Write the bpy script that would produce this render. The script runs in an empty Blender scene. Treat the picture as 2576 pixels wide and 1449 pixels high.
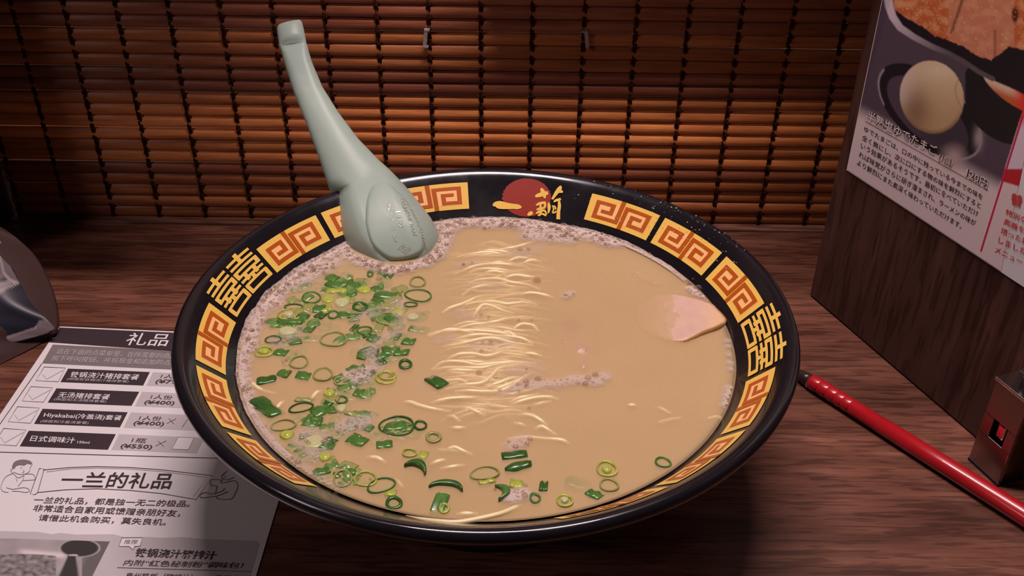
import bpy, math, random
from mathutils import Vector, Matrix, noise
random.seed(7)
U = 0.12            # metres per bowl radius: all coordinates below are in bowl radii, table top z = 0
W, H, FPX = 2576.0, 1449.0, 2500.0
ZR = 0.68           # rim height
ZS = ZR - 0.138     # broth surface
RS = 0.8145
SC = bpy.context.scene
COL = SC.collection

# ------------------------------------------------------------------ camera
PIT, ROLL = 0.58627, 0.01317
CP = Vector((0.07804, -2.67889, 1.85006 + ZR))
FW = Vector((0, math.cos(PIT), -math.sin(PIT)))
_r = Vector((1, 0, 0)); _u = _r.cross(FW)
CR = _r*math.cos(ROLL) + _u*math.sin(ROLL)
CU = -_r*math.sin(ROLL) + _u*math.cos(ROLL)
cam = bpy.data.cameras.new('camera'); co = bpy.data.objects.new('camera', cam); COL.objects.link(co)
cam.sensor_width = 36; cam.lens = FPX/W*36; cam.clip_start = .01; cam.clip_end = 50
m = Matrix((CR, CU, -FW)).transposed().to_4x4(); m.translation = CP*U
co.matrix_world = m
SC.camera = co
# ------------------------------------------------------------------ world, lights, exposure
SC.view_settings.view_transform = 'Standard'; SC.view_settings.look = 'None'
SC.view_settings.gamma = 1; SC.view_settings.use_curve_mapping = False
SC.view_settings.exposure = 0.0
SC.cycles.transparent_max_bounces = 24
wd = bpy.data.worlds.new('world'); SC.world = wd; wd.use_nodes = True
wd.node_tree.nodes['Background'].inputs[0].default_value = (.75, .55, .62, 1)
wd.node_tree.nodes['Background'].inputs[1].default_value = 0.025
def area(name, loc, sx, sy, power, color, target=None, spread=180):
    l = bpy.data.lights.new(name, 'AREA'); l.shape = 'RECTANGLE'; l.size = sx*U; l.size_y = sy*U
    l.energy = power; l.color = color; l.spread = math.radians(spread)
    o = bpy.data.objects.new(name, l); COL.objects.link(o); o.location = Vector(loc)*U
    d = (Vector(target) - Vector(loc)) if target else Vector((0, 0, -1))
    o.rotation_euler = d.to_track_quat('-Z', 'Y').to_euler()
    return o
PINK = (1, .80, .80)
for k, yy in enumerate((.42, .56, .70)):
    area('ceiling_tube_light', (.25, yy, 6.5), 2.9, .07, 2.1, PINK)
area('added_fill_light', (-7.5, -4.5, 5.5), 2, 2, 1.5, (1, .80, .80), (.3, 0, .3))  # added fill lamp from the left front, brightens the poster
area('kitchen_light', (0, 4.0, 2.2), 6, .6, .5, (1, .8, .75), (0, 3.2, 0))

# ------------------------------------------------------------------ helpers
def px_ray(px, py):
    return (CR*(px - W/2) + CU*(H/2 - py) + FW*FPX)
def on_z(px, py, z):                      # point of the level z seen there
    d = px_ray(px, py); return CP + d*((z - CP.z)/d.z)
def on_plane(px, py, p0, n):
    d = px_ray(px, py); return CP + d*((p0 - CP).dot(n)/d.dot(n))
def mk(name, verts, faces, mats, parent=None, smooth=False, fmat=None, cols=None, label=None, kind=None, z0=None):
    vs = [Vector(v) for v in verts]
    mn = [min(v[i] for v in vs) for i in range(3)]; mx = [max(v[i] for v in vs) for i in range(3)]
    org = Vector(((mn[0]+mx[0])/2, (mn[1]+mx[1])/2, mn[2]))
    me = bpy.data.meshes.new(name)
    me.from_pydata([tuple((v - org)*U) for v in vs], [], faces)
    if not isinstance(mats, (list, tuple)): mats = [mats]
    for mm in mats: me.materials.append(mm)
    if fmat:
        for p, k in zip(me.polygons, fmat): p.material_index = k
    if smooth: me.polygons.foreach_set('use_smooth', [True]*len(me.polygons))
    if cols:
        a = me.color_attributes.new('col', 'FLOAT_COLOR', 'POINT')
        flat = []
        for c in cols: flat += [c[0], c[1], c[2], c[3] if len(c) > 3 else 1.0]
        a.data.foreach_set('color', flat)
    me.update()
    o = bpy.data.objects.new(name, me); COL.objects.link(o)
    o.location = org*U
    if parent:
        o.parent = parent; q = parent; L = Vector((0, 0, 0))
        while q: L += q.location; q = q.parent
        o.location = org*U - L
    if label: o['label'] = label
    if kind: o['kind'] = kind
    return o
def thing(name, label, cat, loc, group=None):
    o = bpy.data.objects.new(name, None); COL.objects.link(o); o.location = Vector(loc)*U
    o.empty_display_size = .01
    return tag(o, label, cat, group)
def tag(o, label, cat, group=None, kind=None):
    o['label'] = label; o['category'] = cat
    if group: o['group'] = group
    if kind: o['kind'] = kind
    return o
def box(x0, x1, y0, y1, z0, z1):
    v = [(x0,y0,z0),(x1,y0,z0),(x1,y1,z0),(x0,y1,z0),(x0,y0,z1),(x1,y0,z1),(x1,y1,z1),(x0,y1,z1)]
    return v, [(0,3,2,1),(4,5,6,7),(0,1,5,4),(1,2,6,5),(2,3,7,6),(3,0,4,7)]
def bevel(o, w, seg=2):
    b = o.modifiers.new('bevel', 'BEVEL'); b.width = w*U; b.segments = seg; b.limit_method = 'ANGLE'
    return o
def tube(pts, rad, n=8, closed=False, cap=True):
    pts = [Vector(p) for p in pts]; vs = []; fs = []
    if not isinstance(rad, (list, tuple)): rad = [rad]*len(pts)
    up = Vector((0, 0, 1))
    for i, p in enumerate(pts):
        a = pts[i-1] if (i > 0 or closed) else p; b = pts[(i+1) % len(pts)] if (i < len(pts)-1 or closed) else p
        t = (b - a).normalized(); s = t.cross(up)
        if s.length < 1e-4: s = Vector((1, 0, 0))
        s.normalize(); q = s.cross(t)
        for k in range(n):
            an = 2*math.pi*k/n; vs.append(p + (s*math.cos(an) + q*math.sin(an))*rad[i])
    m_ = len(pts)
    for i in range(m_ if closed else m_-1):
        for k in range(n):
            fs.append((i*n+k, i*n+(k+1) % n, ((i+1) % m_)*n+(k+1) % n, ((i+1) % m_)*n+k))
    if cap and not closed:
        fs.append(tuple(range(n-1, -1, -1))); fs.append(tuple((m_-1)*n+k for k in range(n)))
    return vs, fs
def join(*vf):
    V, F = [], []
    for v, f in vf:
        b = len(V); V += list(v); F += [tuple(i+b for i in q) for q in f]
    return V, F
def smoothstep(a, b, x):
    t = max(0, min(1, (x-a)/(b-a))); return t*t*(3-2*t)
def lerp(a, b, t): return a + (b-a)*t
def mixc(a, b, t): return tuple(lerp(a[i], b[i], t) for i in range(3))
def srgb(r, g, b):
    f = lambda c: (c/255/12.92) if c/255 <= .04045 else ((c/255+.055)/1.055)**2.4
    return (f(r), f(g), f(b))
def catmull(P, n=6):
    out = []
    for i in range(len(P)-1):
        p0, p1, p2, p3 = P[max(i-1, 0)], P[i], P[i+1], P[min(i+2, len(P)-1)]
        for k in range(n):
            t = k/n
            out.append(tuple(.5*((2*p1[j]) + (-p0[j]+p2[j])*t + (2*p0[j]-5*p1[j]+4*p2[j]-p3[j])*t*t + (-p0[j]+3*p1[j]-3*p2[j]+p3[j])*t**3) for j in range(len(p1))))
    out.append(tuple(P[-1])); return out

# ------------------------------------------------------------------ materials
def mat(name, col=(.5,.5,.5), rough=.5, metal=0, spec=.5, alpha=1, coat=0, sss=0, trans=0, ior=1.45):
    m_ = bpy.data.materials.new(name); m_.use_nodes = True
    b = m_.node_tree.nodes['Principled BSDF']
    b.inputs['Base Color'].default_value = (*col, 1); b.inputs['Roughness'].default_value = rough
    b.inputs['Metallic'].default_value = metal; b.inputs['Specular IOR Level'].default_value = spec
    b.inputs['Alpha'].default_value = alpha; b.inputs['Coat Weight'].default_value = coat
    b.inputs['Transmission Weight'].default_value = trans; b.inputs['IOR'].default_value = ior
    if sss:
        b.inputs['Subsurface Weight'].default_value = sss; b.inputs['Subsurface Radius'].default_value = (.004, .002, .001)
        b.inputs['Subsurface Scale'].default_value = 1
    return m_
def nd(m_, t, **k):
    n = m_.node_tree.nodes.new(t)
    for a, v in k.items(): setattr(n, a, v)
    return n
def lk(m_, a, b): m_.node_tree.links.new(a, b)
def ramp(m_, fac, stops):
    r = nd(m_, 'ShaderNodeValToRGB'); e = r.color_ramp.elements
    while len(e) < len(stops): e.new(.5)
    for x, (p, c) in zip(e, stops): x.position = p; x.color = (*c, 1)
    lk(m_, fac, r.inputs[0]); return r.outputs[0]
def noise_node(m_, scale, detail=4, stretch=(1,1,1), rough=.6, coord='Object', rot=(0,0,0), dist=0):
    tc = nd(m_, 'ShaderNodeTexCoord'); mp = nd(m_, 'ShaderNodeMapping')
    mp.inputs['Scale'].default_value = stretch; mp.inputs['Rotation'].default_value = rot
    n = nd(m_, 'ShaderNodeTexNoise'); n.inputs['Scale'].default_value = scale; n.inputs['Detail'].default_value = detail
    n.inputs['Roughness'].default_value = rough; n.inputs['Distortion'].default_value = dist
    lk(m_, tc.outputs[coord], mp.inputs[0]); lk(m_, mp.outputs[0], n.inputs[0]); return n
def add_bump(m_, h, strength=.3, dist=.001):
    b = nd(m_, 'ShaderNodeBump'); b.inputs['Strength'].default_value = strength; b.inputs['Distance'].default_value = dist
    lk(m_, h, b.inputs['Height']); lk(m_, b.outputs[0], m_.node_tree.nodes['Principled BSDF'].inputs['Normal']); return b
def wood(name, dark, mid, light, stretch, rot=(0,0,0), rough=.38, s=60):
    m_ = mat(name, mid, rough); b = m_.node_tree.nodes['Principled BSDF']
    n1 = noise_node(m_, s, 6, stretch, .65, rot=rot, dist=.4)
    n2 = noise_node(m_, s*.22, 3, stretch, .5, rot=rot, dist=1.0)
    n3 = noise_node(m_, s*5, 2, (stretch[0]*.8, stretch[1]*1.0, stretch[2]*1.0), .5, rot=rot)
    c = ramp(m_, n1.outputs[0], [(.32, dark), (.5, mid), (.72, light)])
    mx = nd(m_, 'ShaderNodeMix', data_type='RGBA', blend_type='MULTIPLY'); mx.inputs[0].default_value = .8
    lk(m_, c, mx.inputs[6]); lk(m_, ramp(m_, n2.outputs[0], [(.3, (.5,.47,.47)), (.7, (1,1,1))]), mx.inputs[7])
    mx2 = nd(m_, 'ShaderNodeMix', data_type='RGBA', blend_type='MULTIPLY'); mx2.inputs[0].default_value = .85
    lk(m_, mx.outputs[2], mx2.inputs[6]); lk(m_, ramp(m_, n3.outputs[0], [(.41, (.5,.47,.47)), (.49, (1,1,1))]), mx2.inputs[7])
    lk(m_, mx2.outputs[2], b.inputs['Base Color'])
    add_bump(m_, n3.outputs[0], .15, .0003); return m_
M = {}
M['counter'] = wood('counter wood laminate', (.10,.038,.022), (.18,.070,.043), (.29,.125,.080), (.10, 1, 1), s=120)
M['trim'] = wood('trim wood', (.10,.042,.03), (.20,.09,.06), (.28,.13,.09), (.12, 1, 1))
M['board'] = wood('board wood laminate', (.055,.024,.018), (.095,.043,.033), (.15,.072,.055), (1, 1, .1), s=70)
M['wall'] = mat('back wall', (.3, .2, .15), .8)
M['partition'] = mat('partition', (.02, .015, .02), .5)
# blind slats
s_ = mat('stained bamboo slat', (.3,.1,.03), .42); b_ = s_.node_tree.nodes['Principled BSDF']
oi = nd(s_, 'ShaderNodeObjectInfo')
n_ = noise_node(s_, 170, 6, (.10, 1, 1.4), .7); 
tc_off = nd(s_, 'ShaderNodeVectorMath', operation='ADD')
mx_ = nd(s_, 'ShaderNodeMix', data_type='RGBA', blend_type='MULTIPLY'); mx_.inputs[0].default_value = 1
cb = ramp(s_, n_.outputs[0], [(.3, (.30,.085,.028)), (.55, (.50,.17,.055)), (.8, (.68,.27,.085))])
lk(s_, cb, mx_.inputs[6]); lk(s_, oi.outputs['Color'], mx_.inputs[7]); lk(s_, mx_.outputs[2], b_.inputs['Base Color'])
for l in list(s_.node_tree.links):          # shift the grain from slat to slat
    if l.to_node.type == 'MAPPING':
        src = l.from_socket; s_.node_tree.links.remove(l)
        cx = nd(s_, 'ShaderNodeCombineXYZ'); ml = nd(s_, 'ShaderNodeMath', operation='MULTIPLY'); ml.inputs[1].default_value = 9
        lk(s_, oi.outputs['Random'], ml.inputs[0]); lk(s_, ml.outputs[0], cx.inputs[0]); lk(s_, ml.outputs[0], cx.inputs[2])
        lk(s_, src, tc_off.inputs[0]); lk(s_, cx.outputs[0], tc_off.inputs[1])
        lk(s_, tc_off.outputs[0], [n for n in s_.node_tree.nodes if n.type == 'MAPPING'][0].inputs[0])
        break
add_bump(s_, n_.outputs[0], .5, .0006)
M['slat'] = s_
M['cord'] = mat('dark cord', (.038,.010,.005), 1, spec=.05)
M['clip'] = mat('cloudy plastic', (.40,.34,.32), .35, alpha=.65)
M['bowl'] = mat('black lacquer', (.009,.0075,.010), .16, spec=.6, coat=.3)
nb = noise_node(M['bowl'], 25, 5, (1,1,1), .6)
rr = nd(M['bowl'], 'ShaderNodeMapRange'); rr.inputs[1].default_value = .35; rr.inputs[2].default_value = .7
rr.inputs[3].default_value = .13; rr.inputs[4].default_value = .3
lk(M['bowl'], nb.outputs[0], rr.inputs[0]); lk(M['bowl'], rr.outputs[0], M['bowl'].node_tree.nodes['Principled BSDF'].inputs['Roughness'])
M['gold'] = mat('yellow print', (.78,.50,.10), .28)
M['peach'] = mat('peach print', (.86,.50,.20), .28)
M['orange'] = mat('orange print', (.42,.085,.008), .28)
M['red'] = mat('logo red', (.27,.025,.014), .3)
M['spoon'] = mat('celadon melamine', (.315,.40,.345), .38, spec=.25, sss=.15)
M['paper'] = mat('coated paper', (.72,.69,.70), .55)
M['ink'] = mat('black ink', (.045,.03,.035), .5)
M['ink_soft'] = mat('soft black ink', (.075,.05,.055), .5)
M['grey_ink'] = mat('grey ink', (.20,.17,.165), .5)
M['lt_grey'] = mat('light grey ink', (.50,.46,.47), .5)
M['faint'] = mat('faint grey ink', (.58,.54,.54), .5)
M['white_ink'] = mat('unprinted paper', (.76,.73,.74), .5)
M['red_ink'] = mat('red ink', (.55,.05,.045), .5)
M['pink_ink'] = mat('magenta ink', (.62,.02,.09), .5)
M['pen_red'] = mat('red lacquered barrel', (.42,.010,.016), .3, coat=.3)
M['pen_dark'] = mat('dark pen tip', (.03,.018,.014), .3)
M['chrome'] = mat('chrome', (.8,.76,.76), .12, metal=1)
M['steel'] = mat('brushed steel', (.36,.27,.26), .28, metal=1)
M['dark'] = mat('dark rubber', (.012,.01,.012), .5)
def attr_mat(name, rough=.45, alpha=False, sss=0):
    m_ = mat(name, (.5,.5,.5), rough); a = nd(m_, 'ShaderNodeVertexColor'); a.layer_name = 'col'
    lk(m_, a.outputs[0], m_.node_tree.nodes['Principled BSDF'].inputs['Base Color'])
    if alpha: lk(m_, a.outputs[1], m_.node_tree.nodes['Principled BSDF'].inputs['Alpha'])
    return m_
M['print'] = attr_mat('photo print', .42)
BROTH = (.70, .51, .27)
def broth(name, alpha, rough, spec):
    m_ = mat(name, BROTH, rough, spec=spec, alpha=alpha)
    n = noise_node(m_, 14, 3); c = ramp(m_, n.outputs[0], [(.3, (.67,.49,.25)), (.7, (.72,.525,.285))])
    lk(m_, c, m_.node_tree.nodes['Principled BSDF'].inputs['Base Color']); return m_
M['b_top'] = broth('broth film', .34, .12, .5)
n_ = noise_node(M['b_top'], 30, 2); add_bump(M['b_top'], n_.outputs[0], .06, .002)
M['b_mid'] = broth('broth depth', .30, .9, 0)
M['b_low'] = broth('broth body', 1, .9, 0)
M['noodle'] = mat('wheat noodle', (.80,.66,.37), .25, sss=.2)
M['pork'] = attr_mat('braised pork', .3)
np_ = noise_node(M['pork'], 500, 4); add_bump(M['pork'], np_.outputs[0], .35, .0006)
def veg(name, c, rough=.25): return mat(name, c, rough, coat=.15)
M['g_dark'] = veg('scallion dark green', (.033,.10,.016))
M['g_mid'] = veg('scallion green', (.065,.165,.03))
M['g_olive'] = veg('scallion olive rim', (.27,.28,.085))
M['g_dull'] = veg('scallion dull green', (.13,.23,.06))
M['g_lime'] = veg('scallion lime', (.36,.40,.06))
M['g_pale'] = veg('scallion pale core', (.46,.46,.23))
for k_ in ('g_dark', 'g_mid', 'g_dull', 'g_lime'):
    m_ = M[k_]; c0 = tuple(m_.node_tree.nodes['Principled BSDF'].inputs['Base Color'].default_value)[:3]
    n = noise_node(m_, 160, 3, (1,1,1), .6); c = ramp(m_, n.outputs[0], [(.35, tuple(x*.75 for x in c0)), (.7, tuple(x*1.5 for x in c0))])
    lk(m_, c, m_.node_tree.nodes['Principled BSDF'].inputs['Base Color'])
M['core'] = mat('scallion membrane', (.47,.45,.19), .3, alpha=.6)
# bubble: thin film, clear facing, bright towards its rim
m_ = bpy.data.materials.new('bubble film'); m_.use_nodes = True; nt = m_.node_tree; nt.nodes.clear()
out = nt.nodes.new('ShaderNodeOutputMaterial'); mix = nt.nodes.new('ShaderNodeMixShader'); tr = nt.nodes.new('ShaderNodeBsdfTransparent')
gl = nt.nodes.new('ShaderNodeBsdfGlossy'); gl.inputs['Roughness'].default_value = .03; gl.inputs['Color'].default_value = (1,1,1,1)
df = nt.nodes.new('ShaderNodeBsdfDiffuse'); df.inputs[0].default_value = (.8,.68,.6,1)
ad = nt.nodes.new('ShaderNodeMixShader'); ad.inputs[0].default_value = .35
lw = nt.nodes.new('ShaderNodeLayerWeight'); lw.inputs[0].default_value = .35
mr = nt.nodes.new('ShaderNodeMapRange'); mr.inputs[1].default_value = .15; mr.inputs[2].default_value = .9; mr.inputs[3].default_value = .10; mr.inputs[4].default_value = .75
tr.inputs[0].default_value = (.84,.79,.75,1)
nt.links.new(lw.outputs['Facing'], mr.inputs[0]); nt.links.new(mr.outputs[0], mix.inputs[0])
nt.links.new(gl.outputs[0], ad.inputs[1]); nt.links.new(df.outputs[0], ad.inputs[2])
nt.links.new(tr.outputs[0], mix.inputs[1]); nt.links.new(ad.outputs[0], mix.inputs[2]); nt.links.new(mix.outputs[0], out.inputs[0])
M['bubble'] = m_
# foam: fine froth cells
m_ = mat('froth', (.66,.54,.48), .4); b_ = m_.node_tree.nodes['Principled BSDF']
tc = nd(m_, 'ShaderNodeTexCoord'); vo = nd(m_, 'ShaderNodeTexVoronoi'); vo.inputs['Scale'].default_value = 700
vo2 = nd(m_, 'ShaderNodeTexVoronoi'); vo2.inputs['Scale'].default_value = 300
lk(m_, tc.outputs['Object'], vo.inputs[0]); lk(m_, tc.outputs['Object'], vo2.inputs[0])
at = nd(m_, 'ShaderNodeVertexColor'); at.layer_name = 'col'
r1 = nd(m_, 'ShaderNodeMapRange'); r1.inputs[1].default_value = .18; r1.inputs[2].default_value = .42; r1.inputs[3].default_value = .45; r1.inputs[4].default_value = .90
r2 = nd(m_, 'ShaderNodeMapRange'); r2.inputs[1].default_value = .10; r2.inputs[2].default_value = .20; r2.inputs[3].default_value = .42; r2.inputs[4].default_value = 1
lk(m_, vo.outputs['Distance'], r1.inputs[0]); lk(m_, vo2.outputs['Distance'], r2.inputs[0])
mu = nd(m_, 'ShaderNodeMath', operation='MULTIPLY'); lk(m_, r1.outputs[0], mu.inputs[0]); lk(m_, r2.outputs[0], mu.inputs[1])
mu2 = nd(m_, 'ShaderNodeMath', operation='MULTIPLY'); lk(m_, mu.outputs[0], mu2.inputs[0]); lk(m_, at.outputs[1], mu2.inputs[1])
lk(m_, mu2.outputs[0], b_.inputs['Alpha']); add_bump(m_, vo.outputs['Distance'], .25, .0005)
M['foam'] = m_

# ------------------------------------------------------------------ setting
def struct(name, vf, m_):
    o = mk(name, vf[0], vf[1], m_, kind='structure'); return o
YW = 1.745
tb = thing('counter', 'dark brown wood-grain counter top that everything stands on', 'counter', (0, 0, -.3))
mk('counter_top', *box(-2.9, 3.6, -2.3, YW-.075, -.30, 0), M['counter'], tb)
o = struct('trim_1', box(-2.9, 3.6, YW-.075, YW+.06, -.30, .012), M['trim']); bevel(o, .003)
struct('floor', box(-9, 9, -9, 9, -6.5, -6.3), M['wall'])
struct('wall_back', box(-6, 6, 4.6, 4.8, -6.3, 9), M['wall'])
struct('wall_left', box(-2.56, -2.46, 1.2, YW+.1, .012, 4.5), M['partition'])
struct('wall_right', box(3.6, 3.7, -2.2, YW+.1, -1.5, 4.5), M['partition'])
o = struct('light_blocker_top', box(-.10, 3.6, YW-.165, YW-.06, 1.42, 1.95), M['trim'])  # unseen board, shaped to shade the upper right of the blind
struct('light_blocker_left', box(-2.45, -.75, .95, YW-.05, 2.3, 2.4), M['trim'])  # unseen board, added to darken the blind and counter at the back left
struct('light_blocker_right', box(1.05, 3.6, .95, YW-.17, 2.3, 2.4), M['trim'])  # unseen board, added to dim the right end of the blind

# bamboo blind ------------------------------------------------------
bl = thing('bamboo_blind', 'reddish brown bamboo roll blind hanging behind the bowl', 'blind', (0, YW, .04))
PITCH = .0615
CX = [-.08 + .2343*k for k in range(-12, 11)]
X0, X1 = -2.45, 2.3
xs = sorted(set([X0, X1] + [c + d for c in CX for d in (-.026, -.014, 0, .014, .026, .117) if X0 < c + d < X1]))
prof = [(-.5, .008), (-.5, -.004), (-.47, -.0095), (-.40, -.013), (-.25, -.0158), (-.05, -.0165), (.12, -.0150), (.28, -.0115), (.40, -.007), (.47, -.002), (.5, .004), (.5, .008)]
vs, fs = [], []
for i, x in enumerate(xs):
    d = min(abs(x - c) for c in CX); pin = 1 - .09*(1 - smoothstep(.004, .022, d))
    for (a, b) in prof: vs.append((x, b + .035*(1-pin), a*PITCH*.985*(1 - .35*(1-pin))))
    if i:
        for k in range(len(prof)):
            k2 = (k+1) % len(prof); q = len(prof)
            fs.append(((i-1)*q+k, (i-1)*q+k2, i*q+k2, i*q+k))
tones = [.62,.68,.74,.64,.5,1.15,.95,1.4,1.4,1.3,.9,.42,.42,.62,.66,.85,.5,.52,.5,.6,.6,.6,.5,.6]  # slat tones by row; extra brightness of the lit band is painted in
sme = None
for k in range(24):
    z = .012 + PITCH*(k + .5)
    rnd = random.Random(k)
    if sme is None:
        o = mk('slat', vs, fs, M['slat'], bl, smooth=False); sme = o; o.data.polygons.foreach_set('use_smooth', [True]*len(o.data.polygons))
        base = o.location.copy() - Vector((0, 0, 0)); zoff = min(v[2] for v in vs)
    else:
        o = bpy.data.objects.new('slat', sme.data); COL.objects.link(o); o.parent = bl
    wx = Vector(((X0+X1)/2, YW - .0075 + rnd.uniform(-.003, .003), z + zoff))
    o.location = wx*U - bl.location
    o.location.x = ((X0+X1)/2 + rnd.uniform(-.004, .004))*U
    o.rotation_euler = (math.radians(rnd.uniform(-4, 4)), math.radians(rnd.uniform(-.07, .07)), 0)
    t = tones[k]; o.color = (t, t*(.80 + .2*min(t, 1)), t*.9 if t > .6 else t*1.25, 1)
    if k in (1, 4, 7, 10, 15): o.scale = (1, 1, .965)
for c in CX:
    if not (X0 < c < X1): continue
    pts = []; pts2 = []
    for j in range(24*4+1):
        z = .012 + PITCH*j/4; ph = math.pi*2*(j/4)/1
        xx = c + .002*math.sin(j*1.7 + c*9)
        yy = YW - .0175 - .0022*math.cos(ph)
        pts.append((xx - .0045, yy, z)); pts2.append((xx + .0055, yy + .003*math.sin(ph), z))
    v1 = tube(pts, .0062, 6); v2 = tube(pts2, .0054, 6)
    mk('cord', *join(v1, v2), M['cord'], bl, smooth=True)
# two cloudy plastic clips hooked over a slat of the blind
for (cx_, cy0, cy1, lean) in ((1068, 76, 118, 1), (1478, 80, 120, -1)):
    P = [on_plane(cx_ + lean*4, cy0, Vector((0, YW-.035, 0)), Vector((0, 1, 0))), on_plane(cx_, cy1, Vector((0, YW-.035, 0)), Vector((0, 1, 0)))]
    a, b = P; w = .0085
    v, f = box(-w, w, -.003, .003, 0, (a - b).length)
    v = [(x + lerp(b.x, a.x, z/(a-b).length), YW - .036 + y, b.z + z) for x, y, z in v]
    v2, f2 = box(a.x - .009 - (.012 if lean < 0 else 0), a.x + .009 + (.006 if lean > 0 else 0), YW-.040, YW-.005, a.z - .004, a.z + .004)
    v3, f3 = box(b.x - .004, b.x + (.018 if lean > 0 else .006), YW-.042, YW-.005, b.z - .003, b.z + .005)
    mk('clip', *join((v, f), (v2, f2), (v3, f3)), M['clip'], bl, label='cloudy plastic clip hooked over a slat')

# ------------------------------------------------------------------ bowl
PIN = [(0,-.56),(.35,-.53),(.55,-.40),(.70,-.26),(.8145,-.1455),(.8509,-.1086),(.9300,-.0300),(.948,-.012),(.962,-.001),(.974,.0045),(.986,.0035),(.995,-.004),(1.0,-.016),(.998,-.028)]
POUT = [(.985,-.045),(.955,-.075),(.86,-.18),(.70,-.35),(.55,-.50),(.47,-.56),(.45,-.60),(.445,-.678),(.40,-.68),(.39,-.61),(0,-.60)]
def lathe(P, n=256):
    v, f = [], []
    for (r, z) in P:
        for k in range(n):
            a = 2*math.pi*k/n; v.append((r*math.cos(a), r*math.sin(a), ZR + z))
    for i in range(len(P)-1):
        for k in range(n):
            f.append((i*n+k, i*n+(k+1) % n, (i+1)*n+(k+1) % n, (i+1)*n+k))
    return v, f
bw = thing('ramen_bowl', 'wide black lacquered ramen bowl with yellow and orange key pattern inside the rim', 'bowl', (0, 0, 0))
PP = [PIN[0]] + [(max(r, .0), z) for r, z in PIN[1:]]
v, f = lathe([(.001, -.56)] + PIN[1:] + POUT[:-1] + [(.001, -.60)])
f = [tuple(reversed(q)) for q in f]
o = mk('bowl_body', v, f, M['bowl'], bw, smooth=True)
def zprof(r):
    for (a, b) in zip(PIN[:9], PIN[1:10]):
        if a[0] <= r <= b[0]: return lerp(a[1], b[1], (r-a[0])/(b[0]-a[0]))
    return .0045
def surf(th, r, off=.0022):
    return Vector(((r - off*.7)*math.cos(th), (r - off*.7)*math.sin(th), ZR + zprof(r) + off*.7))
def px_surf(px, py, off=.0022):
    d = px_ray(px, py); t0 = (ZR + .02 - CP.z)/d.z; t1 = (ZR - .3 - CP.z)/d.z
    for i in range(60):
        t = (t0+t1)/2; p = CP + d*t; r = math.hypot(p.x, p.y)
        g = (p.z - ZR) - (zprof(r) if r < .974 else .0045)
        if g > 0: t0 = t
        else: t1 = t
    p = CP + d*t0; r = math.hypot(p.x, p.y); return surf(math.atan2(p.y, p.x), min(r, .97), off)
RO, RI = .9300, .8509
def uv_patch(tha, thb, u0, u1, v0, v1, off, umax, ro=RO, ri=RI):
    n = max(1, int(abs(u1-u0)/umax*14)); mm = max(1, int(abs(v1-v0)*5)); vs, fs = [], []
    for j in range(mm+1):
        for i in range(n+1):
            u = lerp(u0, u1, i/n)/umax; vv = lerp(v0, v1, j/mm)
            vs.append(surf(math.radians(lerp(tha, thb, u)), lerp(ro, ri, vv), off))
    for j in range(mm):
        for i in range(n):
            a = j*(n+1)+i; fs.append((a, a+1, a+n+2, a+n+1))
    return vs, fs
def path_patches(path, th, A, B, off, umax, ro=RO, ri=RI):
    out = []
    for (a, b) in zip(path, path[1:]):
        x0, x1 = sorted((a[0], b[0])); y0, y1 = sorted((a[1], b[1]))
        out.append(uv_patch(A, B, max(0, x0-th), min(umax, x1+th), max(0, y0-th*1.0), min(1, y1+th*1.0), off, umax, ro, ri))
    return out
LP_ = [(.46,.55),(.69,.55),(.69,.25),(.25,.25),(.25,.79),(.92,.79),(.92,0)]
RP_ = [(2-a, 1-b) for a, b in LP_]
def key_block(A, B):
    bk = mk('key_panel', *uv_patch(A, B, 0, 2, 0, 1, .0018, 2), M['gold'], bw)
    P = [uv_patch(A, B, .165, .86, .165, .84, .0024, 2), uv_patch(A, B, 1.14, 1.835, .16, .835, .0024, 2), uv_patch(A, B, .9, 1.1, .0, 1, .0024, 2)]
    mk('key_field', *join(*P[:2]), M['peach'], bk)
    mk('key_line', *join(*(path_patches(LP_, .062, A, B, .0034, 2) + path_patches(RP_, .062, A, B, .0034, 2))), M['orange'], bk)
for A, B in ((64.9, 46.0), (44.5, 25.5), (23.8, 4.8), (-16.7, -35.4), (-36.9, -56.0), (-57.7, -76.7),
             (115.8, 96.7), (135.3, 117.0), (155.8, 136.8), (196.8, 177.6), (218.0, 198.6), (238.4, 219.8)):
    key_block(A, B)
def happiness(A, B):
    ro, ri = .957, .852; mid = (A+B)/2; g = .35
    for (a, b) in ((A, mid+g), (mid-g, B)):
        S = []
        def hb(v, u0=0, u1=1): S.append(uv_patch(a, b, u0, u1, v-.032, v+.032, .003, 1, ro, ri))
        def vb(u, v0, v1): S.append(uv_patch(a, b, u-.075, u+.075, v0, v1, .003, 1, ro, ri))
        hb(.125, .02, .98); vb(.5, 0, .25); hb(.255, .02, .98)
        hb(.37); hb(.50); vb(.06, .35, .52); vb(.94, .35, .52)
        vb(.30, .5, .68); vb(.70, .5, .68); hb(.62, 0, 1); hb(.745)
        vb(.06, .745, .95); vb(.94, .745, .95); hb(.94)
        vb(.5, .62, .745)
        mk('happiness_character', *join(*S), M['gold'], bw)
happiness(175.9, 157.2); happiness(3.6, -15.3)
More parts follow.
